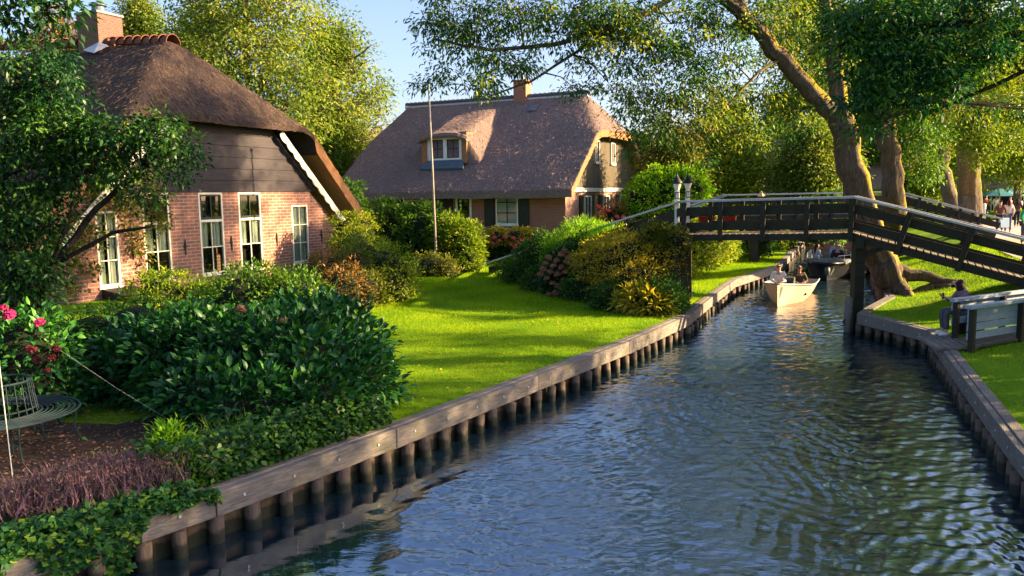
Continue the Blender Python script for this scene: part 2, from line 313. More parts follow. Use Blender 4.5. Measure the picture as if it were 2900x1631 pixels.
M['pile'] = m_wet("pile_with_wet_band", 'pile', .20); M['sheet'] = m_wet("sheet_boards_wet", 'sheet', .22)
# ------------------------------------------------------------------ setting: ground, water
LB = [(-9.5, .5), (-6.6, 4.2), (-4.68, 6.89), (-3.86, 7.76), (-3.33, 8.39), (-1.69, 10.68), (2.44, 16.9), (4.49, 20.37), (6.2, 24.4), (7.99, 28.52), (11.45, 33.91), (17.02, 47.0), (18.6, 50.5)]
RB = [(1.6, -2.0), (4.2, 3.5), (6.26, 9.45), (7.94, 13.79), (9.44, 17.6), (9.25, 18.85), (8.98, 20.27), (9.6, 21.2), (11.2, 23.4), (14.2, 31), (20.5, 44.0), (24.5, 50.5)]
def bx_(poly, y):
    ps = sorted(poly, key=lambda p: p[1]); return float(np.interp(y, [p[1] for p in ps], [p[0] for p in ps]))
ys = np.unique(np.concatenate([np.linspace(-30, .5, 10), np.linspace(.5, 50.5, 201), [p[1] for p in LB + RB if p[1] >= -30]]))
def ground_strip(name, poly, sgn, offs, zf, mat):
    V = []; n = len(offs)
    for y in ys:
        x0 = bx_(poly, y)
        for o in offs:
            x = x0 + sgn * o; V.append((x, y, zf(x, y, o)))
    F = np.array([[i * n + k, i * n + k + 1, (i + 1) * n + k + 1, (i + 1) * n + k] for i in range(len(ys) - 1) for k in range(n - 1)])
    if sgn < 0: F = F[:, ::-1]
    return tag(np_mesh(name, np.array(V), [F], mat, smooth=True), kind='structure')
def hn(x, y): return .012 * math.sin(x * 1.7 + y * .9) + .010 * math.sin(x * .6 - y * 1.3)
def zL(x, y, o): return .53 + min(o, 1.0) * .05 + hn(x, y) * min(1, o)
def zR(x, y, o):
    a = min(1, max(0, (o - .5) / 4.2)); b_ = min(1, max(0, (y - 16.8) / 3.4)); mound = .78 * a * a * (3 - 2 * a) * b_ * b_ * (3 - 2 * b_)
    return .53 + min(o, 1) * .05 + mound + hn(x, y) * min(1, o)
OF = [0, .12, .3, .6, 1, 1.6, 2.4, 3.4, 4.6, 6, 8, 11, 15, 20, 28, 40, 70, 140, 400]
ground_strip("lawn", LB, -1, OF, zL, M['lawn'])
ground_strip("ground_right_bank", RB, 1, OF, zR, M['lawn'])
far = MB(); far.add([(-500, 50.5, .58), (26, 50.5, .58), (31, 50.5, 1.36), (600, 50.5, 1.36), (1500, 2200, 1.36), (33, 2200, 1.36), (27, 2200, .58), (-1400, 2200, .58)], [(0, 1, 6, 7), (1, 2, 5, 6), (2, 3, 4, 5)]); far.add([(18.6, 50.5, -.6), (24.5, 50.5, -.6), (24.5, 50.5, .58), (18.6, 50.5, .58)], [(0, 1, 2, 3)])
tag(far.build("ground_far", M['lawn']), kind='structure')
b = MB(); b.add([(-60, -31, -.9), (60, -31, -.9), (60, 51, -.9), (-60, 51, -.9)], [(0, 1, 2, 3)]); tag(b.build("canal_bed", M['mud']), kind='structure')
# terrace of bark mulch, garden soil under the planting, path on the right
def sheet(name, pts, z, mat):
    bm = bmesh.new(); f = bm.faces.new([bm.verts.new((x, y, z)) for x, y in pts]); bmesh.ops.triangulate(bm, faces=[f])
    me = bpy.data.meshes.new(name); bm.to_mesh(me); bm.free(); o = link(name, me, mat); 
    if me.polygons[0].normal.z < 0: me.flip_normals()
    return tag(o, kind='structure')
sheet("mulch_terrace", [(-11, 6), (-5.45, 6.0), (-4.95, 6.8), (-4.1, 7.75), (-3.5, 8.5), (-1.95, 10.7), (-1.8, 12.4), (-4.4, 12.5), (-5.6, 10.9), (-7.2, 11.2), (-11, 12)], .612, M['mulch'])
sheet("planting_soil", [(3.6, 20.3), (4.1, 20.2), (5.4, 23.6), (3.2, 29), (-.2, 32), (-.2, 30), (1.0, 26.2), (2.2, 22.6)], .606, M['mulch'])
sheet("path", [(13.0, 19.4), (13.6, 18.0), (17, 20), (28, 34), (46, 55), (74, 84), (60, 92), (38, 62), (23, 41), (16.5, 25.5)], 1.392, M['paving'])

# water: displaced sheet with wakes, fine ripples by bump
WX = np.concatenate([np.linspace(-12, -5, 30)[:-1], np.linspace(-5, 10, 620), np.linspace(10, 27, 160)[1:]])
WY = np.concatenate([np.linspace(-30, 4, 30)[:-1], 4 + (np.linspace(0, 1, 900) ** 1.75) * 46.4])
X, Y = np.meshgrid(WX, WY)
def waves(X, Y):
    Z = np.zeros_like(X); r = np.random.default_rng(3)
    for lam, amp, na in ((1.5, .0045, 3), (.8, .0040, 5), (.46, .0036, 8), (.27, .0031, 10), (.165, .0021, 12), (.10, .0011, 12)):
        for _ in range(na):
            a = r.normal(math.pi / 2, .42); k = 2 * math.pi / (lam * r.uniform(.8, 1.25)); ph = r.uniform(0, 6.28)
            md = .6 + .4 * np.sin(X * r.uniform(.2, .7) + Y * r.uniform(.15, .5) + r.uniform(0, 6))
            Z += amp * .8 * md * np.sin(k * (X * math.cos(a) + Y * math.sin(a)) + ph + .8 * np.sin(X * .9 + Y * .4 + ph))
    # turbulent wake edge and ring waves around the place a boat has just passed
    for cx, cy, r0, r1, lam, amp in ((.9, 11.0, 1.7, 4.6, .26, .0085), (.9, 11.0, 1.2, 4.9, .12, .003), (2.4, 8.0, .8, 3.6, .2, .006), (5.4, 12.5, 1.0, 4.5, .30, .007)):
        d = np.hypot(X - cx, (Y - cy) * .8) + .12 * np.sin(3 * X + 2 * Y); m = np.exp(-((d - (r0 + r1) / 2) / ((r1 - r0) / 2)) ** 4)
        Z += amp * m * np.sin(2 * math.pi * d / lam) * (.6 + .4 * np.sin(X * 2.1 - Y * 1.3))
    edge = X - np.interp(Y, [4, 7, 8.2, 9, 9.8, 11.5, 14], [-1.2, -1.25, -1.2, -1.35, -1.0, .1, 1.6])
    patch = .5 + .5 * np.sin(X * .55 + 1.3 * np.sin(Y * .33)) * np.sin(Y * .47 + .9 * np.sin(X * .4)); Z *= .55 + .75 * patch
    calm = 1 / (1 + np.exp(-edge * 7)); Z *= .10 + .90 * calm
    Z += .022 * np.exp(-(edge / .16) ** 2) * (1 + .5 * np.sin(Y * 9)) * (Y < 10.5) - .014 * np.exp(-((edge + .28) / .14) ** 2) * (Y < 10.5)
    return Z
Z = waves(X, Y); nx = len(WX); ny = len(WY)
i = np.arange(ny - 1)[:, None] * nx + np.arange(nx - 1)[None]; F = np.stack([i, i + 1, i + 1 + nx, i + nx], -1).reshape(-1, 4)
t = NT("canal_water"); v = t.co(); b = t.pb((.006, .018, .028), .0, .5); b.inputs["IOR"].default_value = 4.6; b.inputs["Specular Tint"].default_value = (.80, .92, 1, 1)
nA = t.noise(t.co((2.6, 8, 1), (0, 0, .2)), 1.5, 4, .55, .2); nB = t.noise(t.co((7, 20, 1), (0, 0, -.15)), 1.5, 3, .5, .2)
gx = t.n("ShaderNodeSeparateXYZ"); t.l(v, gx.inputs[0])
# calm water lies near the left quay
cm = t.n("ShaderNodeMapRange"); cm.inputs[1].default_value = -1.9; cm.inputs[2].default_value = -.9; cm.inputs[3].default_value = .10; cm.inputs[4].default_value = 1.0
xx = t.math('SUBTRACT', gx.outputs[0], t.math('MULTIPLY', t.math('MAXIMUM', t.math('SUBTRACT', gx.outputs[1], 9.0), 0), .30)); t.l(xx, cm.inputs[0])
pt_ = t.ramp(t.noise(t.co((.35, .22, 1)), 1.4, 3, .5), [(.38, (.35, .35, .35)), (.62, (1, 1, 1))])
t.bump(t.math('MULTIPLY', t.math('MULTIPLY', t.math('ADD', nA, t.math('MULTIPLY', nB, .45)), cm.outputs[0]), pt_), .7, .020); b.inputs["Normal"]
tag(np_mesh("water", np.stack([X, Y, Z], -1).reshape(-1, 3), [F], t.m, smooth=True), kind='structure')

# ------------------------------------------------------------------ quays
def quay(name, label, poly, side, step, rp, y_from, y_to, maxp=96, far_h=.28):
    """poly ordered along the bank; side=+1: water lies towards +x"""
    pts = [Vector((x, y, 0)) for x, y in poly if y_from <= y <= y_to]; root = empty(name, (pts[0].x, pts[0].y, 0), 0, label, 'quay')
    o0 = Vector((pts[0].x, pts[0].y, 0)); nb = 0
    def nrm(d): n = Vector((d.y, -d.x, 0)).normalized(); return n * side if (n.x * side) < 0 else n * (1 if n.x * side > 0 else 1)
    cap_parts = []; pil = []; acc = step * .5
    sh = MB(); bolt = MB()
    for a, b_ in zip(pts, pts[1:]):
        d = (b_ - a); L = d.length; d.normalize(); n = Vector((d.y, -d.x, 0)); n = n if n.x * side > 0 else -n
        k = max(1, round(L / 3.2))
        for i in range(k):
            p = a + d * (L * i / k + .004 - o0.dot(d) * 0); q = a + d * (L * (i + 1) / k - .004)
            c = MB(); off = Vector(n) * .04
            c.bar(p - o0 + off + Vector((0, 0, .43 + random.uniform(-.006, .006))), q - o0 + off + Vector((0, 0, .43)), .10, .28)
            c.bar(p - o0 - n * .09 + Vector((0, 0, .545)), q - o0 - n * .09 + Vector((0, 0, .545)), .155, .07)
            cap_parts.append(c)
            m = int((q - p).length / (step * 2)) + 1
            for j in range(m):
                w_ = p + (q - p) * ((j + .5) / m) - o0 + n * .092; bolt.tube([w_ + Vector((0, 0, .44)), w_ + n * .012 + Vector((0, 0, .44))], .018, 6)
        sh.bar(a - o0 - n * .05 + Vector((0, 0, -.1)), b_ - o0 - n * .05 + Vector((0, 0, -.1)), .05, 1.0)
        s = acc
        while s < L:
            pil.append(a + d * s + n * .0); s += step * random.uniform(.84, 1.16)
            pil[-1] = (pil[-1], n)
        acc = s - L
    for c in cap_parts: c.build("cap_beam", M['oldwood'], root, bevel=.008)
    sh.build("sheet_boards", M['sheet'], root); bolt.build("bolts", M['steel'], root)
    for p, n in pil[:maxp]:
        r = rp * random.uniform(.88, 1.1); q = p - o0 + n * (.06 + random.uniform(-.01, .012)); m = MB()
        lean = Vector((random.uniform(-.035, .035), random.uniform(-.035, .035), 0))
        m.tube([q + Vector((0, 0, -.7)), q + lean * .4 + Vector((0, 0, 0)), q + lean + Vector((0, 0, .285))], [r, r * 1.02, r * .98], 12)
        m.build("pile", M['pile'], root, smooth=True)
    return root
quay("quay_wall", "weathered timber quay along the left lawn, long beam bolted on a row of round piles", LB, 1, .44, .088, .4, 20.5)
quay("quay_wall", "far stretch of sunlit timber quay beyond the bridge in front of the lime hedge", LB, 1, .6, .09, 20.3, 60)
quay("quay_wall", "timber quay along the right grass bank, bending out below the wooden bridge", RB, -1, .42, .08, -3, 20.3)
quay("quay_wall", "low timber quay on the right behind the leaning tree", RB, -1, .6, .09, 20.2, 60)

# ------------------------------------------------------------------ houses
def wall_holes(mb, x0, x1, z0, z1, holes, y=0, rev=.14, t=.3):
    xs = sorted({x0, x1, *[h[0] for h in holes], *[h[1] for h in holes]}); zs = sorted({z0, z1, *[h[2] for h in holes], *[h[3] for h in holes]})
    for a, b_ in zip(xs, xs[1:]):
        for c, d in zip(zs, zs[1:]):
            if any(h[0] - 1e-6 <= a and b_ <= h[1] + 1e-6 and h[2] - 1e-6 <= c and d <= h[3] + 1e-6 for h in holes): continue
            mb.add([(a, y, c), (b_, y, c), (b_, y, d), (a, y, d)], [(0, 1, 2, 3)])
    for (a, b_, c, d) in holes:
        mb.add([(a, y, c), (a, y + rev, c), (a, y + rev, d), (a, y, d)], [(0, 1, 2, 3)]); mb.add([(b_, y, c), (b_, y, d), (b_, y + rev, d), (b_, y + rev, c)], [(0, 1, 2, 3)])
        mb.add([(a, y, d), (a, y + rev, d), (b_, y + rev, d), (b_, y, d)], [(0, 1, 2, 3)]); mb.add([(a, y, c), (b_, y, c), (b_, y + rev, c), (a, y + rev, c)], [(0, 1, 2, 3)])
def window(par, x0, x1, z0, z1, cols, rows, y=0, fr=.07, mun=.035, fm='cream', mm=None, curtain=None, transom=None, sill=True, axis='x', curt_z=None, label=None):
    """window in a wall facing -y (local); returns the window part with pane, curtain, sill as its pieces"""
    f = MB(); yf, yb = y - .015, y + .07
    f.box(x0, x0 + fr, yf, yb, z0, z1); f.box(x1 - fr, x1, yf, yb, z0, z1); f.box(x0 + fr, x1 - fr, yf, yb, z1 - fr, z1); f.box(x0 + fr, x1 - fr, yf, yb, z0, z0 + fr)
    zt = z1 - fr
    if transom: f.box(x0 + fr, x1 - fr, yf - .01, yb, transom - .045, transom + .045); zt = transom - .045
    o = f.build("window", M[fm], par)
    if label: o["label"] = label
    g = MB(); mu = MB(); a, b_, c, d = x0 + fr, x1 - fr, z0 + fr, zt
    for k in range(1, cols): xx = a + (b_ - a) * k / cols; mu.box(xx - mun / 2, xx + mun / 2, y + .012, y + .05, c, d)
    for k in range(1, rows): zz = c + (d - c) * k / rows; mu.box(a, b_, y + .009, y + .053, zz - mun / 2, zz + mun / 2)
    if mu.v: mu.build("muntins", M[mm or fm], o)
    g.box(a, b_, y + .028, y + .034, c, z1 - fr); g.build("pane", M['glass'], o)
    if transom:
        h = MB(); hz0, hz1 = transom + .045, z1 - fr; q = .06
        h.box(a, a + q, y - .02, y + .02, hz0, hz1); h.box(b_ - q, b_, y - .02, y + .02, hz0, hz1); h.box(a + q, b_ - q, y - .02, y + .02, hz1 - q, hz1); h.box(a + q, b_ - q, y - .02, y + .02, hz0, hz0 + q * 1.6); h.box((a + b_) / 2 - .018, (a + b_) / 2 + .018, y - .018, y + .018, hz0, hz1)
        h.build("fanlight", M['dkgreen'], o)
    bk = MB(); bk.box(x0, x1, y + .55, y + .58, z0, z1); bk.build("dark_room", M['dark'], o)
    if curtain:
        c_ = MB(); cz0, cz1 = curt_z or (c, z1 - fr); 
        for (xa, xb) in curtain:
            n = max(6, int((xb - xa) / .035)); vs = []; fs = []
            for i in range(n + 1):
                x = xa + (xb - xa) * i / n; yy = y + .10 + .02 * math.sin(i * 1.9) + .01 * math.sin(i * .7); vs += [(x, yy, cz0), (x, yy, cz1)]
            for i in range(n): fs.append((2 * i, 2 * i + 2, 2 * i + 3, 2 * i + 1))
            c_.add(vs, fs)
        c_.build("curtain", M['curtain'], o)
    if sill: s = MB(); s.box(x0 - .05, x1 + .05, y - .07, y + .05, z0 - .07, z0 - .003); s.build("sill", M[fm], o)
    return o
def smin(a, b, k):
    h = np.clip(.5 + .5 * (b - a) / k, 0, 1); return b * (1 - h) + a * h - k * h * (1 - h)
def roof_field(name, xs, ys_, zf, th, mat, par, cutf=None, reeds=(30000, None), botz=-1):
    cutf = cutf or (lambda c, s: True)
    X, Y = np.meshgrid(xs, ys_); Z = zf(X, Y); r = np.random.default_rng(5)
    N = np.zeros_like(Z)
    for _ in range(10): a, b_, p = r.uniform(.5, 3.2), r.uniform(.5, 3.2), r.uniform(0, 6, 2); N += np.sin(X * a + p[0]) * np.sin(Y * b_ + p[1])
    N2 = r.normal(size=Z.shape); Z = Z + .009 * N + .014 * N2
    nx, ny = len(xs), len(ys_); V = np.concatenate([np.stack([X, Y, Z], -1).reshape(-1, 3), np.stack([X, Y, Z - (th(X, Y, Z) if callable(th) else th)], -1).reshape(-1, 3)])
    q = np.arange(ny - 1)[:, None] * nx + np.arange(nx - 1)[None]; F = np.stack([q, q + 1, q + 1 + nx, q + nx], -1).reshape(-1, 4); n = nx * ny
    S_ = []
    for i in range(nx - 1): S_.append((i + n, i + 1 + n, i + 1, i)); j = (ny - 1) * nx + i; S_.append((j, j + 1, j + 1 + n, j + n))
    for i in range(ny - 1): j = i * nx; S_.append((j, j + nx, j + nx + n, j + n)); j = i * nx + nx - 1; S_.append((j + n, j + nx + n, j + nx, j))
    o = np_mesh(name, V, [np.concatenate([F, F[:, ::-1] + n, np.array(S_)])], mat, par, smooth=False)
    # loose reed ends lying down the slope, frayed at the eaves
    n_ = reeds[0]; ii = rng.integers(0, ny - 1, n_); jj = rng.integers(0, nx - 1, n_); P0 = np.stack([X[ii, jj], Y[ii, jj], Z[ii, jj]], -1); Px = np.stack([X[ii, jj + 1], Y[ii, jj + 1], Z[ii, jj + 1]], -1) - P0; Py = np.stack([X[ii + 1, jj], Y[ii + 1, jj], Z[ii + 1, jj]], -1) - P0
    N_ = unit(np.cross(Px, Py)); g_ = np.stack([-N_[:, 0] * -1, N_[:, 1], np.zeros(n_)], -1); dn = unit(np.stack([N_[:, 0], N_[:, 1], -(N_[:, 0] ** 2 + N_[:, 1] ** 2) / np.maximum(N_[:, 2], .2)], -1) + rng.normal(size=(n_, 3)) * .07)
    C_ = P0 + Px * rng.uniform(size=(n_, 1)) + Py * rng.uniform(size=(n_, 1)) + N_ * .004; gg = leaf_geo(C_, dn + N_ * .06, rng.normal(size=(n_, 3)) * .5 + N_, rng.uniform(.10, .34, n_), rng.uniform(.008, .022, n_), 'blade', rng.uniform(size=n_)); np_mesh("loose_reeds", gg[0], gg[1], reeds[1], o, gg[2])
    me = o.data; mi = np.zeros(len(me.polygons), np.int32); mi[len(F):2 * len(F)] = [1 if V[f].mean(0)[2] < botz else 0 for f in F]; mi[2 * len(F):] = [1 if cutf(V[list(f)].mean(0), 0) else 0 for f in S_]; me.polygons.foreach_set("material_index", mi)
    sm = np.zeros(len(me.polygons), bool); sm[:len(F)] = True; me.polygons.foreach_set("use_smooth", sm); return o
def ridge_tiles(par, p, q, r, n, mat, mort=None):
    m = MB(); p = Vector(p); q = Vector(q); d = (q - p) / n; side = Vector((-d.y, d.x, 0)).normalized()
    for i in range(n):
        a = p + d * i; b_ = p + d * (i + 1.08); vs = []; K = 9
        for (c, rr) in ((a, r * 1.06), (b_, r * .74)):
            for ri in (rr, rr - .03):
                for k in range(K): an = math.pi * k / (K - 1); vs.append(c + side * math.cos(an) * ri + Vector((0, 0, math.sin(an) * ri * 1.05)))
        fs = []
        for k in range(K - 1): fs += [(k, k + 1, 2 * K + k + 1, 2 * K + k), (k, K + k, K + k + 1, k + 1), (2 * K + k, 2 * K + k + 1, 3 * K + k + 1, 3 * K + k)]
        m.add(vs, fs)
    o = m.build("ridge_tiles", mat, par)
    if mort: b2 = MB(); b2.bar(p - Vector((0, 0, .10)), q - Vector((0, 0, .10)), r * 2.15, .16); b2.build("mortar_bed", mort, o)
    return o

# --- farmhouse on the left
ang = math.atan2(.907, .42)
HL = empty("farmhouse", (-13.1, 25.54, 0), ang, "old brick farmhouse with dark boarded gable, scalloped white bargeboard and thatched roof", 'house')
win = [(-.24, .56, .97, 3.40), (1.56, 2.68, .95, 3.97), (4.03, 5.2, .95, 3.97), (6.02, 7.24, .95, 3.97), (9.08, 10.12, .97, 3.42)]
wm = MB(); wall_holes(wm, -1.4, 10.3, .4, 3.99, win); wm.add([(10.3, 0, .4), (12.2, 0, .4), (12.2, 0, 2.45), (10.3, 0, 3.99)], [(0, 1, 2, 3)])
wm.box(-1.4, 12.2, .9, 1.0, .4, 2.4)
wl = wm.build("wall", M['brickL'], HL)
ws = MB(); ws.add([(-1.4, 0, .4), (-1.4, 17, .4), (-1.4, 17, 2.6), (-1.4, 0, 2.6)], [(0, 1, 2, 3)]); ws.add([(12.2, 0, .4), (12.2, 17, .4), (12.2, 17, 2.6), (12.2, 0, 2.6)], [(0, 1, 2, 3)]); ws.build("side_wall", M['brickLs'], HL)
cur = [(.02, .62)]
for k, (a, b_, c, d) in enumerate(win):
    w2 = b_ - a
    if k in (0, 4): window(HL, a, b_, c, d, 2, 3, curtain=[(a + .1, a + .3), (b_ - .34, b_ - .08)] if k == 0 else [(a + .1, b_ - .1)])
    else: window(HL, a, b_, c, d, 2, 2, transom=2.93, curtain=[(a + .1, a + .44), (b_ - .46, b_ - .1)], curt_z=(1.95, 2.9))
gm = MB(); nb = 6; hgt = (6.62 - 4.0) / nb
for i in range(nb):
    z0 = 4.0 + i * hgt; z1 = z0 + hgt + .03; R_ = lambda z: 12.15 - (z - 2.6) * 1.05; L_ = lambda z: 10.8 - R_(z)
    gm.add([(L_(z0), -.055, z0), (R_(z0), -.055, z0), (R_(z1), -.02, z1), (L_(z1), -.02, z1), (L_(z0), -.02, z0), (R_(z0), -.02, z0)], [(0, 1, 2, 3), (4, 5, 1, 0)])
gm.build("gable_boards", M['tarboard'], HL)
def roofL(X, Y):
    s1 = np.minimum(2.66 + (13.75 - X), 6.68 + (9.76 - X) * .77); s2 = np.minimum(2.66 + (X + 2.95), 6.68 + (X - 1.04) * .77); hip = 6.66 + (Y + .62) * 1.12; top = 10.0 + .06 * (Y - 2.7)
    return smin(smin(smin(s1, s2, .3), top, .9), hip, .5)
roof_field("thatched_roof", np.linspace(-2.95, 13.75, 150), np.concatenate([np.linspace(-.62, 5, 60), np.linspace(5.3, 18, 50)]), roofL, lambda X, Y, Z: np.where((Z > 6.3) & (X < 10.3) & (X > .5), .22, .60), [M['thatchL'], M['thatchend']], HL, lambda c, s: c[2] < 6.15, (42000, M['reed']), 6.15)
ridge_tiles(HL, (5.4, 2.2, 9.66), (5.4, 17.8, 10.68), .34, 34, M['tile'])
for sgn in (1, -1):   # scalloped bargeboards
    bb = MB(); top = []; low = []; n = 120
    for i in range(n + 1):
        u_ = i / n; x = 8.35 + u_ * (12.55 - 8.35); z = 6.45 - u_ * (6.45 - 2.52)
        if sgn < 0: x = 10.8 - x
        dx, dz = (-.69 * sgn, -.72); sc = .22 + .075 * abs(math.sin(u_ * math.pi * 11)); top.append((x, z)); low.append((x + dx * sc, z + dz * sc))
    for i in range(n):
        p = [top[i], top[i + 1], low[i + 1], low[i]]; bb.add([(x, -.36, z) for x, z in p] + [(x, -.31, z) for x, z in p], [(0, 1, 2, 3), (7, 6, 5, 4), (0, 4, 5, 1), (2, 6, 7, 3)])
    bb.build("bargeboard", M['cream'], HL)
for x in (3.3, 5.55, 8.1, 11.0, 1.08):
    an = MB(); an.tube([(x, -.03, 2.25), (x - .04, -.04, 2.1), (x, -.03, 1.9), (x + .03, -.03, 2.05), (x, -.03, 2.25)], .02, 5); an.bar((x, -.03, 1.75), (x, -.03, 2.3), .03, .03, (0, 1, 0)); an.build("wall_anchor", M['rust'], HL)
ch = MB(); ch.box(4.85, 6.0, 5.6, 6.8, 9.2, 11.08); co_ = ch.build("chimney", M['brickc'], HL)
cc = MB(); cc.box(4.8, 6.05, 5.55, 6.85, 11.08, 11.17); cc.lathe((5.4, 6.2, 11.17), [(.26, 0), (.24, .3), (.34, .32), (.34, .36), (.12, .46)], 14); cc.build("chimney_cap", M['lead'], co_)
fl = MB(); fl.add([(4.35, 5.3, 9.42), (4.75, 4.95, 9.72), (4.85, 5.6, 9.95), (4.5, 6.1, 9.62)], [(0, 1, 2, 3)]); fl.build("flashing", M['steel'], co_)
dw = MB(); dw.box(-1.47, -1.40, .9, 1.0, .6, 2.5); dw.box(-1.47, -1.4, 1.9, 2.0, .6, 2.5); dw.box(-1.47, -1.4, 1.0, 1.9, 2.4, 2.5); dw.box(-1.46, -1.41, 1.0, 1.9, .6, 1.3); sdw = dw.build("side_door", m_simple("varnished_brown", (.16, .06, .02), (.24, .1, .04), 4, .5, .2), HL)
dp = MB(); dp.box(-1.44, -1.42, 1.0, 1.9, 1.3, 2.4); dp.build("pane", M['curtain'], sdw)
cb = MB(); cb.hexa([(1.0 - 1.2, -1.25, .45), (1.0, -1.25, .45), (1.0, -.02, .45), (-.2, -.02, .45), (-.2, -1.25, .72), (1.0, -1.25, .72), (1.0, -.02, .9), (-.2, -.02, .9)])
cb.build("cellar_hatch", M['tarboard'], HL)

# --- house in the middle
a2 = math.atan2(-.43, .9)
H2 = empty("farmhouse", (2.87, 42, 0), a2, "brick house with grey thatched roof, dormer window, orange chimney and black shutters", 'house')
W_, Dp, L2 = 13.8, 13.6, 13.7
wm = MB(); wall_holes(wm, -6.75, 0, .4, 4.1, [(-4.1, -2.75, 2.1, 3.95), (-6.6, -5.6, .6, 3.78)]); wm.build("wall", M['brick2'], H2)
wm = MB(); zz = [(0, 0), (Dp, 0)]
wm.add([(0, 0, .4), (0, Dp, .4), (0, Dp, 4.0), (0, 0, 4.0)], [(0, 1, 2, 3)]); wm.build("side_wall", M['brick2s'], H2)
tm = MB(); wall_holes(tm, -L2, -6.75, .4, 4.1, [(-13.3, -11.8, 2.6, 3.5), (-10.0, -8.0, 2.4, 3.5)], y=.02)
for k in range(8): pass
tm.build("boarded_wall", M['tarboard'], H2)
window(H2, -13.3, -11.8, 2.6, 3.5, 2, 1, y=.02); window(H2, -10.0, -8.0, 2.4, 3.5, 2, 1, y=.02)
mw = window(H2, -4.1, -2.75, 2.1, 3.95, 2, 3, fm='white', mm='black', mun=.045, fr=.08)
bl = MB(); bl.box(-4.0, -2.85, .055, .06, 2.2, 3.88); bl.build("blind", M['blind'], mw)
for (x0, x1) in ((-4.78, -4.13), (-2.72, -2.08)):
    s = MB(); s.box(x0, x1, -.07, -.02, 2.02, 3.93); s.box(x0 + .07, x1 - .07, -.085, -.07, 2.1, 2.9); s.box(x0 + .07, x1 - .07, -.085, -.07, 3.0, 3.85); s.build("shutter", M['shutter'], H2)
dr = MB(); dr.box(-6.6, -6.48, -.02, .08, .6, 3.78); dr.box(-5.72, -5.6, -.02, .08, .6, 3.78); dr.box(-6.48, -5.72, -.02, .08, 3.66, 3.78); dr_ = dr.build("door", M['cream'], H2)
d2 = MB(); d2.box(-6.48, -6.38, 0, .05, .6, 3.66); d2.box(-5.82, -5.72, 0, .05, .6, 3.66); d2.box(-6.38, -5.82, 0, .05, 3.55, 3.66); d2.box(-6.38, -5.82, 0, .05, .6, 1.6); d2.build("door_leaf", M['dkgreen'], dr_)
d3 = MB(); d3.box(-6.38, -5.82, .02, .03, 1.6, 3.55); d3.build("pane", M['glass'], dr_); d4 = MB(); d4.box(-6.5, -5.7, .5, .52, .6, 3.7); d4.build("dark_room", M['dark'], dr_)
gy = MB()      # boarded gable on the sunny right side
def gz(y): return 4.02 + min(y, Dp - y) * .80
pts = [(.25, 4.05), (4.1, 7.25), (Dp - 4.1, 7.25), (Dp - .25, 4.05)]
gy.add([(.05, y, z) for y, z in pts], [(0, 1, 2, 3)])
for k in range(1, 64):
    y = k * Dp / 64; z1 = min(gz(y) - .1, 7.2)
    if z1 > 4.2: gy.box(.05, .075, y - .018, y + .018, 4.06, z1)
gy.build("gable_boards", M['brownboard'], H2)
bd = MB(); bd.box(.02, .12, .0, Dp, 3.82, 4.04); bd.build("fascia", M['white'], H2)
def side_window(y0, y1, z0, z1, name="window"):
    f = MB(); q = .07
    f.box(.04, .14, y0, y0 + q, z0, z1); f.box(.04, .14, y1 - q, y1, z0, z1); f.box(.04, .14, y0 + q, y1 - q, z1 - q, z1); f.box(.04, .18, y0 - .04, y1 + .04, z0 - .1, z0 + .03); f.box(.06, .12, (y0 + y1) / 2 - .02, (y0 + y1) / 2 + .02, z0 + .03, z1 - q)
    o = f.build(name, M['white'], H2); g = MB(); g.box(.055, .09, y0 + q, y1 - q, z0 + .03, z1 - q); g.build("pane", m_win_dark, o); return o
m_win_dark = m_simple("dark_glass", (.01, .012, .016), (.02, .024, .03), 2, .06, .0, spec=.8)
side_window(4.4, 5.1, 5.5, 6.75); side_window(7.2, 7.95, 5.5, 6.75)
for y0 in (2.6, 5.8, 9.0):
    side_window(y0, y0 + 1.1, 1.9, 3.6)
    for (ya, yb) in ((y0 - .62, y0 - .05), (y0 + 1.15, y0 + 1.72)):
        s = MB(); s.box(.03, .08, ya, yb, 1.85, 3.65); s.build("shutter", M['shutter'], H2)
def roof2(X, Y):
    f = 3.95 + (Y + .75) * .765; bk = 3.95 + (Dp + .75 - Y) * .765; rh = 7.35 + (.65 - X) * 1.25; lh = 7.6 + (X + 14.75) * 2.6
    # dormer: flared thatch lifted over the window
    dx = np.abs(X + 7.95); hw = 1.55; dorm = 7.30 + (Y - 1.35) * .42 - np.clip(dx - 1.3, 0, 9) * 1.55 - np.clip(dx - .9, 0, .4) * .3
    base = smin(smin(smin(f, bk, .3), rh, .55), lh, .8)
    m = (dx < 2.25) & (Y > 1.25) & (Y < 6.0); return np.where(m, np.maximum(base, dorm), base)
roof_field("thatched_roof", np.unique(np.concatenate([np.linspace(-14.75, .65, 200)])), np.concatenate([np.linspace(-.75, 8, 150), np.linspace(8.2, Dp + .75, 30)]), roof2, .42, [M['thatch2'], M['thatchend']], H2, lambda c, s: c[0] > .6, (42000, M['reed2']))  # only sunward ends get the sunlit orange; front eave stays grey as if shaded
rt = ridge_tiles(H2, (-14.0, Dp / 2, 9.66), (-1.15, Dp / 2, 9.66), .24, 40, M['slate'], M['mortar'])
c2 = MB(); c2.box(-5.95, -5.1, 6.4, 7.2, 9.2, 10.65); c2.box(-6.01, -5.04, 6.34, 7.26, 10.65, 10.75); c2o = c2.build("chimney", M['brickc2'], H2); c3 = MB(); c3.lathe((-5.5, 6.8, 10.75), [(.12, 0), (.11, .25), (.16, .26), (.1, .36)], 12); c3.build("chimney_pot", M['steel'], c2o)
DMO = H2
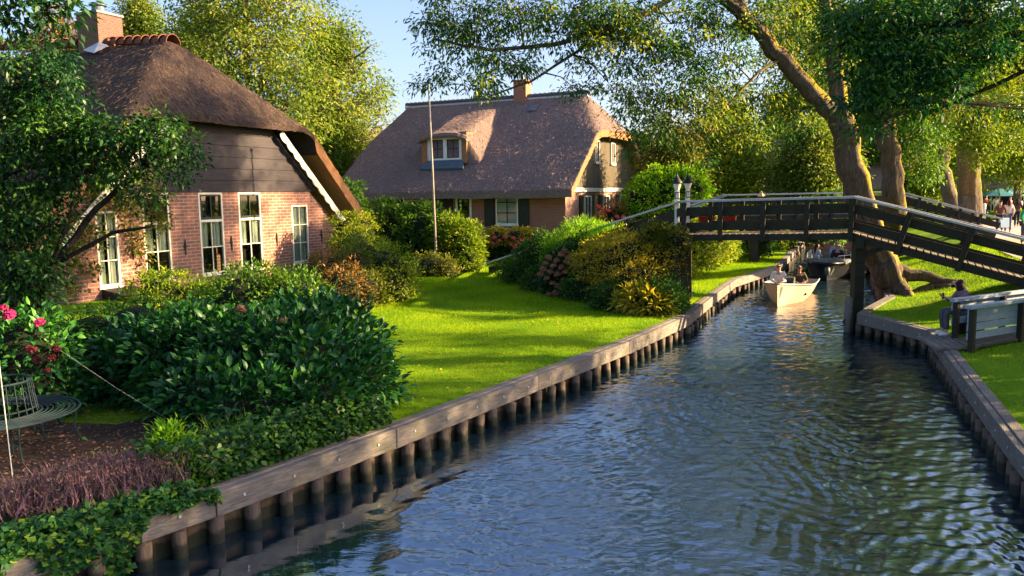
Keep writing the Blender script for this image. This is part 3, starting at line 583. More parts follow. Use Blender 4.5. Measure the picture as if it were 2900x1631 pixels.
DM = MB(); DM.box(-9.45, -9.12, 1.12, 2.6, 5.55, 7.12); DM.box(-6.78, -6.45, 1.12, 2.6, 5.55, 7.12); DM.add([(-9.45, 1.3, 6.95), (-6.45, 1.3, 6.95), (-6.45, 1.3, 7.35), (-9.45, 1.3, 7.35)], [(0, 1, 2, 3)]); DM.box(-9.45, -6.45, 1.15, 1.9, 7.08, 7.3)
DM.build("dormer_cheeks", M['thatchend'], DMO)
dwi = MB(); dwi.box(-9.12, -6.78, 1.22, 1.5, 5.75, 5.87); dwi.box(-9.12, -6.78, 1.22, 1.5, 6.93, 7.07)
for (a, b_) in ((-9.12, -8.85), (-8.05, -7.80), (-7.00, -6.78)): dwi.box(a, b_, 1.22, 1.5, 5.87, 6.93)
dwo = dwi.build("dormer_window", M['white'], DMO)
for (a, b_) in ((-8.85, -8.05), (-7.80, -7.00)):
    q = MB(); q.box(a, a + .05, 1.25, 1.3, 5.87, 6.93); q.box(b_ - .05, b_, 1.25, 1.3, 5.87, 6.93); q.box(a + .05, b_ - .05, 1.25, 1.3, 5.87, 5.92); q.box(a + .05, b_ - .05, 1.25, 1.3, 6.88, 6.93); q.box((a + b_) / 2 - .018, (a + b_) / 2 + .018, 1.26, 1.3, 5.92, 6.88); q.box(a + .05, b_ - .05, 1.255, 1.305, 6.38, 6.42); q.build("sash", M['black'], dwo)
    q = MB(); q.box(a + .05, b_ - .05, 1.31, 1.32, 5.92, 6.88); q.build("pane", M['glass'], dwo); q = MB(); q.box(a, b_, 1.6, 1.62, 5.87, 6.93); q.build("blind", m_simple("brown_blind", (.16, .11, .06), (.26, .18, .1), 7, .9, .2), dwo)
ap = MB(); ap.add([(-9.20, 1.2, 5.76), (-6.70, 1.2, 5.76), (-6.50, .75, 5.28), (-9.40, .75, 5.28), (-9.20, 1.3, 5.6), (-6.70, 1.3, 5.6), (-6.50, .85, 5.12), (-9.40, .85, 5.12)], [(0, 1, 2, 3), (2, 3, 7, 6), (0, 3, 7, 4), (1, 2, 6, 5)]); ap.build("lead_apron", M['lead'], DMO)
eb = MB(); NE = 24; vs = []; fs = []
for i in range(NE + 1):
    u_ = -1 + 2 * i / NE; x = -7.95 + u_ * 1.62; sag = .30 * abs(u_) ** 3; jt = random.uniform(-.015, .015)
    vs += [(x, 1.5, 7.10 - sag), (x, .92, 7.02 - sag + jt), (x, .86, 7.14 - sag + jt), (x, .98, 7.30 - sag + jt), (x, 1.6, 7.46 - sag)]
for i in range(NE):
    for k in range(5): fs.append((i * 5 + k, i * 5 + (k + 1) % 5, (i + 1) * 5 + (k + 1) % 5, (i + 1) * 5 + k))
fs += [(0, 1, 2, 3, 4), tuple(NE * 5 + k for k in (4, 3, 2, 1, 0))]
eb.add(vs, fs); eb.build("dormer_thatch", M['thatch2'], H2)
sk = MB(); sk.add([(-4.55, 5.35, 8.72), (-3.95, 5.35, 8.72), (-3.95, 5.85, 9.12), (-4.55, 5.85, 9.12)], [(0, 1, 2, 3)]); sk.build("roof_light", M['lead'], H2)

# --- far houses among the trees
def far_house(label, x, y, rz, L, D_, eave, ridge, wall, roofm, chim=True, thatch=True):
    h = empty("cottage", (x, y, .58), rz, label, 'house'); m = MB(); m.box(-L / 2, L / 2, -D_ / 2, D_ / 2, 0, eave)
    m.add([(-L / 2, -D_ / 2, eave), (-L / 2, D_ / 2, eave), (-L / 2, 0, ridge - .3)], [(0, 1, 2)]); m.add([(L / 2, -D_ / 2, eave), (L / 2, D_ / 2, eave), (L / 2, 0, ridge - .3)], [(0, 1, 2)]); m.build("wall", wall, h)
    r = MB(); o = .5
    for s in (-1, 1): r.hexa([(-L / 2 - o, s * (D_ / 2 + o), eave - .45), (L / 2 + o, s * (D_ / 2 + o), eave - .45), (L / 2 + o, 0, ridge - .35), (-L / 2 - o, 0, ridge - .35), (-L / 2 - o, s * (D_ / 2 + o), eave - .1), (L / 2 + o, s * (D_ / 2 + o), eave - .1), (L / 2 + o, 0, ridge), (-L / 2 - o, 0, ridge)])
    ro = r.build("roof", roofm, h)
    if chim: c = MB(); c.box(L * .2, L * .2 + .8, -.4, .4, ridge - .5, ridge + 1.2); c.build("chimney", M['brickc2'], ro)
    for k in range(3):
        xx = -L / 2 + L * (k + .5) / 3; f = MB(); f.box(xx - .6, xx + .6, -D_ / 2 - .06, -D_ / 2 + .02, .9, eave - .4); fo = f.build("window", M['white'], h); g = MB(); g.box(xx - .5, xx - .03, -D_ / 2 - .075, -D_ / 2 - .06, 1.0, eave - .5); g.box(xx + .03, xx + .5, -D_ / 2 - .075, -D_ / 2 - .06, 1.0, eave - .5); g.build("pane", m_win_dark, fo)
    return h
far_house("dark thatched cottage mostly hidden behind the gable of the middle house", 19, 78, .3, 11, 8, 2.8, 8.3, M['brick2'], M['thatch2'])
far_house("grey roofed cottage with small orange chimney glimpsed between the trees over the bridge", 35, 90, -.5, 10, 8, 2.8, 9.0, M['brick2'], M['thatch2'])
far_house("dark roof peeping out between the yellow tree and the middle house", -15.6, 72, .4, 9, 8, 3.5, 9.2, M['tarboard'], M['thatch2'], False)
far_house("dark thatched cafe building behind the crowd at the right edge", 51.5, 76, -.75, 14, 9, 3.2, 7.4, M['tarboard'], M['thatch2'], False)
far_house("low cottage with pale window frames behind the far lawn under the yellow tree", 27, 72, -.15, 12, 7, 2.9, 6.0, M['tarboard'], M['thatch2'], False)
# ------------------------------------------------------------------ vegetation
def cluster_leaves(cen, per, cr, L, Wd, tpl, droop=.4, flat=.75, hue=None, outward=None, ow=.6):
    """leaves in little sprays round cluster centres; returns geometry for merge()"""
    n = len(cen) * per; C = np.repeat(cen, per, 0); off = rng.normal(size=(n, 3)) * cr * np.array([1, 1, flat]) * .6; C = C + off
    D = unit(off + rng.normal(size=(n, 3)) * cr * .5) ; D[:, 2] -= droop
    if outward is not None: D = D + np.repeat(outward, per, 0) * ow
    N = rng.normal(size=(n, 3)) * .55 + np.array([0, 0, 1.0])
    if outward is not None: N = N + np.repeat(outward, per, 0) * .5
    h = np.repeat(rng.uniform(size=len(cen)) if hue is None else hue, per); rn = np.clip(.62 * h + .38 * rng.uniform(size=n), 0, 1)
    return leaf_geo(C, D, N, L * rng.uniform(.65, 1.2, n), Wd * rng.uniform(.7, 1.15, n), tpl, rn)
def lobe_pts(c, r, n, shell=.55):
    d = rdir(n); k = rng.uniform(shell ** 3, 1, n) ** (1 / 3); return np.array(c) + d * k[:, None] * np.array(r), d
def tree(name, label, cat, base, paths, lobes, leafmat, barkmat, per=34, cr=.32, L=.10, Wd=.04, tpl='leaf', droop=.45, limb_r=.06, twigs=True, group=None, dens=1.0, shell=.4):
    """paths: list of (points, r0, r1) in world space; lobes: (centre, (rx,ry,rz), clusters)"""
    root = empty(name, base, 0, label, cat, group); b0 = np.array(base); mb = MB(); nodes = []; rk = 1.0
    for pts, r0, r1 in paths:
        P = [np.array(p, float) for p in pts]; Q = []; RR = []
        for i in range(len(P) - 1):
            for k in range(4): 
                u = k / 4; Q.append(P[i] * (1 - u) + P[i + 1] * u + (rng.normal(size=3) * r0 * .10 if (i or k) else 0)); RR.append(r0 + (r1 - r0) * (i + u) / (len(P) - 1))
        Q.append(P[-1]); RR.append(r1); 
        if r0 > .2:      # furrowed bark: denser rings with a fluted, knotty outline
            Q2 = []; R2 = []
            for a_, b_, ra, rb in zip(Q, Q[1:], RR, RR[1:]):
                m_ = max(2, int(np.linalg.norm(b_ - a_) / (.16 * max(1, base[1] / 30)))); 
                for k in range(m_): Q2.append(a_ * (1 - k / m_) + b_ * k / m_); R2.append(ra + (rb - ra) * k / m_)
            Q2.append(Q[-1]); R2.append(RR[-1]); s0 = len(mb.v); NS = 30; mb.tube([tuple(q - b0) for q in Q2], R2, NS); ph = rng.uniform(0, 6, 6); fr = rng.integers(3, 9, 3)
            for ri in range(len(Q2)):
                c_ = Q2[ri] - b0
                for k in range(NS):
                    th = 2 * math.pi * k / NS; zz = ri * .16; f_ = 1 + .06 * math.sin(fr[0] * th + ph[0] + .5 * math.sin(zz * .8)) + .045 * math.sin(fr[1] * th + ph[1] + zz * .6) + .05 * math.sin(2 * th + ph[2] + zz * 1.1) + .022 * rng.normal()
                    v_ = np.array(mb.v[s0 + ri * NS + k]); mb.v[s0 + ri * NS + k] = tuple(c_ + (v_ - c_) * f_)
        else: mb.tube([tuple(q - b0) for q in Q], RR, 12 if r0 > .12 else 7)
        nodes += list(zip(Q, RR))
    NP = np.array([q for q, _ in nodes]); geo = []; tw = MB()
    for c, r, ncl in lobes:
        c = np.array(c, float); ncl = max(3, int(ncl * dens)); cen, d = lobe_pts(c, r, ncl, shell)
        j = np.argmin(np.linalg.norm(NP - c, axis=1) + .6 * np.maximum(0, NP[:, 2] - c[2])); s = NP[j]; mid = (s + c) / 2 + np.array([0, 0, .12 * np.linalg.norm(c - s)])
        if twigs:
            lr = min(limb_r, nodes[j][1] * .7); mb.tube([tuple(s - b0), tuple((s * .5 + mid * .5) - b0), tuple(mid - b0), tuple(c - b0)], [lr, lr * .8, lr * .6, lr * .3], 6)
            for q in cen[:min(16, ncl)]:
                m_ = c * .5 + q * .5 + np.array([0, 0, .08]) + rng.normal(size=3) * .08; st = c if rng.uniform() < .6 else mid
                mb.tube([tuple(st - b0), tuple(m_ - b0), tuple(q - b0)], [lr * .3, lr * .18, lr * .07], 4, cap=False)
        hue = np.clip(.45 + .30 * rng.normal() * .5 + rng.normal(size=ncl) * .26, 0, 1)
        geo.append(cluster_leaves(cen - b0, per, cr, L, Wd, tpl, droop, hue=hue, outward=d, ow=.35))
    mb.build("trunk", barkmat, root, smooth=True)
    V, F, RN = merge(geo); np_mesh("crown", V, F, leafmat, root, RN); return root
ICO = None
def ico(sub=2):
    bm = bmesh.new(); bmesh.ops.create_icosphere(bm, subdivisions=sub, radius=1); v = np.array([q.co[:] for q in bm.verts]); f = np.array([[q.index for q in p.verts] for p in bm.faces]); bm.free(); return v, f
ICO = ico(2)
def bush(name, label, lobes, mat, n=4000, L=.09, Wd=.05, tpl='leaf', droop=.2, cat='bush', group=None, per=10, cr=.12, flowers=None, core=.70, up=.35, hue0=.5, hv=.22, parent=None, zmin=.5):
    """lobes (cx,cy,cz,rx,ry,rz). Leaves spread over the union of the lobes, a near-black solid core inside"""
    base = np.array([np.mean([l[0] for l in lobes]), np.mean([l[1] for l in lobes]), .58]); area = np.array([(l[3] * l[4] + l[3] * l[5] + l[4] * l[5]) for l in lobes]); geo = []
    for li, l in enumerate(lobes):
        k = int(n / per * area[li] / area.sum() * 1.3) + 1; d = rdir(k); d = d[(d[:, 2] > -.75)]; d = d[(d[:, 1] < .55) | (rng.uniform(size=len(d)) < .5)]
        rad = rng.uniform(.74, 1.04, len(d)) * (1 + .10 * np.sin(d[:, 0] * 7 + li) * np.sin(d[:, 2] * 6 + d[:, 1] * 5)); cen = np.array(l[:3]) + d * rad[:, None] * np.array(l[3:])
        ok = np.ones(len(d), bool)
        for lj, m in enumerate(lobes):
            if lj != li: ok &= (((cen - np.array(m[:3])) / np.array(m[3:])) ** 2).sum(1) > .62
        ok &= cen[:, 2] > zmin; cen = cen[ok]; d = d[ok]
        if not len(cen): continue
        out = d / np.array(l[3:]); out = unit(out); out[:, 2] += up; hue = np.clip(hue0 + rng.normal() * .06 + rng.normal(size=len(cen)) * hv, 0, 1)
        geo.append(cluster_leaves(cen - base, per, cr, L, Wd, tpl, droop, hue=hue, outward=out, ow=1.0))
    V, F, RN = merge(geo); v, f = ICO; mi = [np.zeros(len(x), np.int32) for x in F]; nc = 0
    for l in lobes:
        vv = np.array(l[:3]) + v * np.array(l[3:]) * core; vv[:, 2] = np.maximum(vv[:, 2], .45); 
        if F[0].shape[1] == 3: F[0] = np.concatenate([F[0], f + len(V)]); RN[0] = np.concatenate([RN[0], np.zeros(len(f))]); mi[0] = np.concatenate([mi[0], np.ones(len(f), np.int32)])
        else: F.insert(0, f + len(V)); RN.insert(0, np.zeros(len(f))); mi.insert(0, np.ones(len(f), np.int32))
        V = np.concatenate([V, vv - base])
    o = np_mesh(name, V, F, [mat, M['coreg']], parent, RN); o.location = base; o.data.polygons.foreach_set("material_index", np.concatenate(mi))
    tag(o, label, cat, group)
    if flowers:
        for (fx, fy, fz, fr, fm) in flowers:
            flower_head(o, (fx - base[0], fy - base[1], fz - base[2]), fr, fm)
    return o
FH = {}
def flower_head(par, loc, r, fm):
    if fm not in FH:
        k = 110; d = rdir(k); d = d[d[:, 2] > -.5]; V, F, RN = leaf_geo(d * .62, d + rdir(len(d)) * .9, d, .48, .46, 'leaf', rng.uniform(size=len(d))); v, f = ICO
        F = [f + len(V)] + F; V = np.concatenate([V, v * .66]); me_o = np_mesh("flower_head", V, F, M[fm]); FH[fm] = me_o.data; bpy.data.objects.remove(me_o)
    o = bpy.data.objects.new("flower_head", FH[fm]); COL.objects.link(o); o.parent = par; o.location = loc; o.scale = (r * random.uniform(.85, 1.1), r * random.uniform(.85, 1.1), r * random.uniform(.75, .9)); o.rotation_euler = (random.uniform(-.4, .4), random.uniform(-.4, .4), random.uniform(0, 6)); return o
def A(x, y, Y): return tuple(at(x, y, Y))
def lb(x, y, Y, rx, rz, n, ry=None): return (A(x, y, Y), (rx, ry or rx, rz), n)

# T5: the big leaning tree on the right bank
T5Y = 24.5
tree("leaning_tree", "big leaning tree with orange mossy trunk behind the bridge, arching over the canal", "tree", (11.9, 24.6, .5),
  [([(12.0, 24.6, .3), (11.7, 24.5, 1.0), (11.14, 24.5, 2.1), (10.52, 24.5, 4.06), (10.03, 24.5, 5.86)], .46, .37),
   ([(10.03, 24.5, 5.8), (9.11, 24.4, 6.6), (8.12, 24.3, 7.65), (7.03, 24.1, 8.7), (6.0, 23.9, 9.6), (4.4, 23.6, 10.4), (2.6, 23.4, 10.6)], .29, .09),
   ([(10.03, 24.5, 5.7), (10.0, 24.9, 7.2), (9.8, 25.3, 9.2), (9.9, 25.6, 11.5)], .30, .14),
   ([(7.03, 24.1, 8.7), (6.6, 24.5, 10.2), (6.9, 25, 11.6)], .15, .07), ([(8.12, 24.3, 7.65), (7.3, 23.8, 7.2), (6.3, 23.4, 6.2), (5.6, 23.2, 5.2)], .05, .02),
   ([(5.6, 23.8, 9.8), (3.6, 23.2, 8.6), (1.4, 22.9, 7.9), (-.5, 22.6, 7.7), (-2.0, 22.5, 8.0)], .10, .03), ([(3.8, 23.3, 8.8), (2.2, 23.2, 7.9), (.6, 23, 6.9), (-.6, 23, 6.5)], .06, .02),
   ([(12.4, 24.4, .3), (12.9, 24.2, .75), (13.6, 23.6, .62)], .26, .10), ([(11.9, 24.6, 1.2), (12.8, 24.3, 1.0), (14.2, 23.6, .7)], .25, .08), ([(11.9, 24.4, .8), (11.9, 23.9, .6), (11.8, 23.2, .5)], .3, .1)],
  [lb(1075, 50, 22.6, .6, .45, 10), lb(1130, 100, 22.6, .9, .7, 20), lb(1200, 60, 22.8, 1.0, .7, 26), lb(1180, 190, 22.7, 1.1, .45, 16), lb(1270, 130, 22.9, 1.2, .7, 24), lb(1290, 165, 23, .8, .35, 9), lb(1090, 215, 22.5, .5, .25, 6), lb(1215, 228, 22.5, .4, .2, 5), lb(1130, 10, 22.5, .8, .5, 12),
   lb(1300, 30, 23, 1.3, .7, 34), lb(1440, 20, 23.2, 1.6, .8, 52), lb(1560, 50, 23.4, 1.3, .8, 46), lb(1430, 100, 23, .8, .5, 11), lb(1500, 170, 23, .8, .35, 8), lb(1450, 225, 23.2, .5, .25, 6), lb(1540, 110, 23, .9, .5, 16), lb(1590, 270, 23.1, .6, .5, 9), lb(1545, 225, 23.1, .5, .3, 5),
   lb(1620, 130, 23.6, 1.2, 1.0, 38), lb(1690, 60, 24, 1.5, 1.0, 55), lb(1700, 190, 23.7, 1.2, .9, 36), lb(1620, 230, 23.4, .9, .6, 17), lb(1650, 320, 23.3, .7, .6, 14), lb(1720, 280, 23.7, .9, .7, 20), lb(1590, 350, 23.3, .5, .4, 7),
   lb(1790, 130, 24, 1.2, 1.1, 42), lb(1800, 260, 24, 1.1, .9, 30), lb(1850, 20, 24.6, 1.4, .8, 46), lb(1900, 210, 24.8, 1.1, .9, 30), lb(1750, 370, 24, .8, .7, 16), lb(1960, 60, 25, 1.4, 1.0, 46), lb(1990, 290, 25, .9, .7, 18), lb(1870, 340, 24.4, .8, .6, 14), lb(2060, 130, 25.5, 1.3, 1.2, 46),
   ((6.5, 24.5, 11.0), (2.6, 2.0, 1.0), 110), ((9.5, 25.5, 11.8), (2.6, 2.4, 1.5), 140), ((3.2, 23.6, 10.8), (2.0, 1.6, .6), 44), ((12.6, 27.2, 11.2), (2.4, 2.6, 2.2), 90), ((13.5, 31.8, 12.0), (2.4, 2.6, 2.4), 80), ((12.8, 27, 14.6), (2.8, 2.8, 2.0), 90), ((13.6, 20.8, 5.7), (1.3, .45, .25), 14), ((14.0, 22.7, 6.1), (1.5, .4, .25), 14), ((14.4, 25.2, 6.2), (1.4, .5, .3), 14)],  # outer lobes added to cast dapples on the facade and streaks on the lawn
  M['lf_ash'], M['barkmoss'], per=36, cr=.27, L=.17, Wd=.058, droop=.75, limb_r=.05)
# second, third and fourth trunks with their crowns
tree("tree", "second mossy trunk just right of the leaning tree, behind the bridge", "tree", tuple(gr(2262, 640)), [([tuple(gr(2262, 640)), A(2252, 500, 29), A(2240, 380, 29), A(2225, 300, 29), A(2215, 180, 29), A(2215, 40, 29)], .40, .26)],
  [lb(2180, 330, 29.5, .8, .4, 12), lb(2260, 260, 29.5, 1.2, .9, 46), lb(2300, 340, 29.5, 1.1, .7, 36), lb(2200, 180, 30, 1.4, 1.1, 60), lb(2300, 120, 30, 1.6, 1.3, 70), lb(2320, 420, 30, .7, .6, 16), lb(2280, 10, 30, 1.8, 1.2, 70), lb(2200, -130, 30, 2.2, 1.4, 70), lb(2320, -180, 30, 2.2, 1.6, 70), lb(2180, -320, 30, 2.4, 1.6, 60), lb(2340, -370, 30, 2.4, 1.6, 60), lb(2480, -90, 30, 2.0, 1.5, 50), ((15.2, 30, 15.5), (3, 3, 2.4), 90), ((16.8, 31, 18.5), (3, 3, 2.2), 80)], M['lf_mid'], M['barkmoss'], per=38, cr=.38, L=.165, Wd=.068, dens=1.7)
tree("tree", "slim pale trunk leaning left at the foot of the black bridge ramp", "tree", A(2410, 600, 42), [([A(2415, 610, 42), A(2390, 500, 42), A(2372, 420, 42), A(2370, 330, 42), A(2375, 240, 42)], .42, .26)],
  [lb(2380, 330, 42.5, 1.6, 1.0, 50), lb(2350, 250, 43, 2.0, 1.5, 70), lb(2420, 200, 43, 2.0, 1.6, 80), lb(2330, 380, 43, 1.0, .8, 26)], M['lf_yel'], M['barkpale'], per=34, cr=.5, L=.2, Wd=.09)
tree("tree", "tall straight pale trunk between the black bridge ramp and the crowd", "tree", A(2447, 600, 37), [([A(2447, 610, 40), A(2437, 480, 40), A(2430, 330, 37), A(2425, 200, 37), A(2420, 80, 37), A(2420, -60, 37)], .52, .36)],
  [lb(2440, 330, 36, 1.1, .8, 34), lb(2490, 270, 36.5, 1.3, 1.0, 46), lb(2380, 190, 37, 1.6, 1.3, 60), lb(2480, 120, 37, 1.8, 1.4, 66), lb(2540, 330, 37, 1.2, .9, 36), lb(2560, 210, 37, 1.6, 1.4, 50), lb(2400, 40, 37, 2, 1.4, 60), lb(2480, 390, 36, .6, .5, 10), lb(2440, -120, 37, 2.8, 1.8, 80), lb(2540, -260, 37, 2.8, 1.9, 70), lb(2380, -330, 37, 2.8, 1.9, 70), lb(2600, -60, 37, 2.6, 1.9, 60)], M['lf_yel'], M['barkpale'], per=38, cr=.45, L=.18, Wd=.08, dens=1.5)
# near, shaded crown hanging in from the right
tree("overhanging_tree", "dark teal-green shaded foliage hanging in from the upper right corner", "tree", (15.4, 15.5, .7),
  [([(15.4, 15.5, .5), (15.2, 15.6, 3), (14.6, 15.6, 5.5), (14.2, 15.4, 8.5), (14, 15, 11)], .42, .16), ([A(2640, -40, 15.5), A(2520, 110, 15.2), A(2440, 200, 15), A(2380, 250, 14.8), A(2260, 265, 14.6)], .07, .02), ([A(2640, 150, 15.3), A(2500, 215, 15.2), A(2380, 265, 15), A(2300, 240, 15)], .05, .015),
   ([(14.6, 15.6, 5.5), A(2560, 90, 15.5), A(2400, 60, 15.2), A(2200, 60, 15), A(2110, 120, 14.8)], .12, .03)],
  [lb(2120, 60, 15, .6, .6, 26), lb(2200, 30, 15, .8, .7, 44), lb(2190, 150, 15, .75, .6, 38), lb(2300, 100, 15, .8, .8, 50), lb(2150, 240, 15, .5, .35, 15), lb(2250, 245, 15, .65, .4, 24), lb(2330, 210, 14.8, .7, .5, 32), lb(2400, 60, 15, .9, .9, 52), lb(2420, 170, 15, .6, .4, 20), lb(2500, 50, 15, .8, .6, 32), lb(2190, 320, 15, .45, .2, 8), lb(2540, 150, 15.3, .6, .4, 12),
   ((9, 14.5, 9.3), (2.6, 2.2, 1.2), 110), ((13, 15.5, 9.5), (3.0, 2.6, 1.8), 150), ((15.5, 17, 7.2), (2.2, 2.2, 1.4), 70), ((16.5, 18.0, 6.2), (2.2, 1.3, 1.3), 60), ((14.6, 12.2, 7.6), (2.6, 2.4, 1.6), 100), ((15.6, 14.4, 5.2), (2.0, 2.0, 1.2), 70)],  # far right lobes added out of view to keep the near lawn in shade
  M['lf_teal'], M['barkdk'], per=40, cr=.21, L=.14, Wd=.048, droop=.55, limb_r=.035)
# trees beside the camera on the right bank, outside the frame: they shade the near water, the quay and the terrace
for k, (x, y, lob) in enumerate([(13.5, 5.0, [((12.5, 5.5, 5.4), (2.6, 2.6, 2.0), 130), ((14.5, 3.5, 6.8), (3, 3, 2.4), 140), ((13, 8.2, 5.6), (2.6, 2.3, 2.0), 120), ((11.5, 3.2, 7.6), (2.4, 2.4, 1.6), 90)]),
                                 (19.5, 11.0, [((19, 11, 4.5), (3, 2.6, 2.2), 120), ((20, 14.4, 6.4), (3, 2.3, 2.2), 120), ((18.5, 8, 6.4), (3, 2.6, 2.2), 120), ((19.5, 11, 8.8), (3.4, 3.2, 2), 130)])]):
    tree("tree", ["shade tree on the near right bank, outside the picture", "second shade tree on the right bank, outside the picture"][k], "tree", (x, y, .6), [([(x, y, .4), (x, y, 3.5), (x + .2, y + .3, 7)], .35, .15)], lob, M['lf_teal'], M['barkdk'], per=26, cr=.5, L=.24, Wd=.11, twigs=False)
# trees on the left
tree("garden_tree", "dark shrubby tree at the left edge in front of the farmhouse wall", "tree", (-8.3, 13.2, .58),
  [([(-8.3, 13.2, .4), (-8.2, 13.3, 1.6), (-7.7, 13.4, 2.7), (-7.0, 13.5, 3.6), (-6.2, 13.6, 4.3)], .10, .035), ([(-8.2, 13.3, 1.6), (-8.6, 13.4, 3.2), (-8.4, 13.5, 5.0), (-8.0, 13.5, 6.2)], .08, .03), ([(-7.7, 13.4, 2.7), (-6.7, 13.4, 3.2), (-6.0, 13.3, 3.3)], .045, .02), ([(-8.5, 13.2, .6), (-9.0, 13.4, 2.4), (-9.2, 13.6, 4)], .08, .03), ([(-8.0, 13.3, 2.0), (-7.3, 13.3, 3.6), (-7.2, 13.4, 4.6)], .045, .015)],
  [lb(60, 170, 13.5, .8, .5, 22), lb(150, 210, 13.5, .55, .55, 20), lb(30, 300, 13.5, .7, .7, 40), lb(130, 330, 13.5, .7, .55, 34), lb(60, 430, 13.5, .8, .6, 40), lb(200, 370, 13.5, .7, .45, 28), lb(300, 350, 13.5, .65, .38, 24), lb(390, 330, 13.5, .55, .32, 16), lb(440, 380, 13.5, .35, .3, 8), lb(230, 430, 13.5, .6, .3, 14), lb(360, 420, 13.5, .5, .25, 9), lb(450, 440, 13.5, .2, .15, 2), lb(60, 520, 13.3, .6, .5, 22), lb(150, 500, 13.3, .35, .3, 6),
   lb(40, 620, 13.2, .7, .7, 40), lb(90, 680, 13.2, .35, .6, 18), lb(30, 770, 13.2, .6, .6, 36), lb(330, 480, 13.4, .3, .15, 3), lb(60, 860, 13.2, .35, .35, 14), lb(110, 130, 14, .5, .25, 8), lb(395, 480, 13.4, .25, .15, 2)],
  M['lf_dark'], M['barkdk'], per=38, cr=.20, L=.11, Wd=.045, droop=.5, limb_r=.03, dens=1.45)
tree("tree", "overhanging tree whose leafy tip shows in the top left corner", "tree", (-10.0, 8.0, .58), [([(-10.0, 8.0, .4), (-9.8, 8.2, 4), (-9, 8.6, 8)], .3, .14), ([(-9.3, 8.5, 6.4), (-7.4, 9.5, 8.1), (-4.6, 9.8, 8.8), (-2.6, 9.5, 9.0)], .12, .04)],
  [lb(30, -25, 11, .7, .35, 14), lb(120, 20, 11, .35, .22, 6), lb(20, 60, 11, .25, .25, 4), ((-7.6, 9, 8.6), (1.7, 1.8, 1.2), 80), ((-5.4, 9.3, 9.0), (1.7, 2.2, 1.1), 90), ((-3.6, 9.3, 8.9), (1.5, 2.2, .9), 76), ((-2.4, 10.2, 9.2), (1.0, 1.6, .7), 36), ((-5.5, 12.4, 10.2), (2.4, 1.6, .9), 70), ((-8.5, 6, 7.4), (2, 2, 1.5), 60)],
  M['lf_dark'], M['barkdk'], per=34, cr=.3, L=.14, Wd=.06, droop=.5)
def bigtree(label, x, top, bot, Y, hw, mat, n=26, per=36, L=.26, Wd=.13, dens=1.0, bark='bark', name="tree", cr=.8, seed_sh=.4, tr=.34, group=None):
    """free-standing tree: x, top, bottom of the crown given by photo position at distance Y"""
    p = A(x, bot, Y); q = A(x, top, Y); zc0, zc1 = p[2], q[2]; H = zc1 - zc0; lobes = []; gx_, gy_ = p[0], Y
    for k in range(n):
        u = (k + .5) / n; z = zc0 + H * (u * .92 + .04); wv = hw * math.sin(math.pi * min(.97, .18 + u * .80)) ** .75; a = k * 2.4 + rng.uniform(-.4, .4); rr = wv * rng.uniform(.25, .72)
        s = hw * rng.uniform(.26, .42); lobes.append(((gx_ + rr * math.cos(a), gy_ + rr * math.sin(a) * .8, z), (s, s, s * .75), int(26 * dens)))
    zs = zc0 + H * .8
    pts = [(gx_, gy_, .3), (gx_ + .1, gy_, zc0 * .6 + .3), (gx_ - .15, gy_, zc0 + H * .35), (gx_ + .2, gy_, zs)]
    br = [(pts, tr, tr * .25)]
    for k in range(6): a = k * 1.05 + .4; z = zc0 + H * (.12 + .1 * k); br.append(([(gx_, gy_, z), (gx_ + hw * .4 * math.cos(a), gy_ + hw * .35 * math.sin(a), z + H * .12), (gx_ + hw * .75 * math.cos(a), gy_ + hw * .6 * math.sin(a), z + H * .2)], tr * .36, tr * .1))
    return tree(name, label, "tree", (gx_, gy_, .58), br, lobes, M[mat], M[bark], per=per, cr=cr, L=L, Wd=Wd, limb_r=tr * .22, droop=.4, group=group)
bigtree("tall airy yellow-green tree behind the left farmhouse roof", 640, -320, 420, 50, 6.4, 'lf_pale', 60, 36, .30, .14, .75)
bigtree("lighter half of the tall trees behind the left farmhouse, reaching toward the middle house", 850, 60, 420, 56, 4.9, 'lf_pale', 30, 36, .30, .14, .72)
bigtree("bright tree standing left of the pair behind the farmhouse ridge", 520, 30, 420, 58, 4.6, 'lf_yel', 24, 34, .28, .13, .9)
bigtree("small pale tree crown rising just right of the big brick chimney", 360, 0, 160, 60, 2.2, 'lf_pale', 16, 34, .26, .12, .8)
bigtree("reddish leafed tree top behind the ridge left of the big chimney", 150, 45, 160, 58, 2.8, 'lf_rust', 14, 30, .24, .1, .5)
bigtree("round golden-green tree filling the gap between the two houses", 840, 300, 520, 57, 2.9, 'lf_yel', 26, 40, .22, .12, 1.1)
bigtree("mid-green tree beyond the bridge, left of the golden tree", 1830, 270, 500, 52, 3.1, 'lf_yel', 28, 38, .24, .12, 1.1)
bigtree("drooping olive tree just right of the boarded gable", 1690, 330, 500, 46, 1.9, 'lf_olive', 18, 36, .22, .10, .9)
bigtree("golden tree lit by low sun beyond the bridge", 2040, 330, 500, 50, 2.9, 'lf_pale', 26, 40, .22, .12, 1.2)
bigtree("dark conifer standing far behind the golden tree", 1965, 240, 450, 95, 3.0, 'lf_dark', 20, 34, .4, .2, 1.2)
bigtree("deep green tree behind the leaning trunk", 2140, 250, 520, 80, 4.2, 'lf_mid', 24, 36, .3, .15, 1.1)
bigtree("bright green tree between the two mossy trunks and the slim trunk", 2330, 240, 520, 72, 4.8, 'lf_yel', 30, 36, .28, .15, 1.1)
bigtree("sunlit tree behind the crowd on the path", 2520, 210, 440, 84, 5.4, 'lf_yel', 26, 36, .36, .2, 1.1)
bigtree("dark green tree far down the path behind the black bridge", 2420, 330, 560, 88, 4.2, 'lf_mid', 22, 36, .36, .2, 1.1)
bigtree("tall background tree behind the middle house gable", 1600, 345, 520, 84, 3.4, 'lf_dark', 18, 36, .36, .18, 1.1)
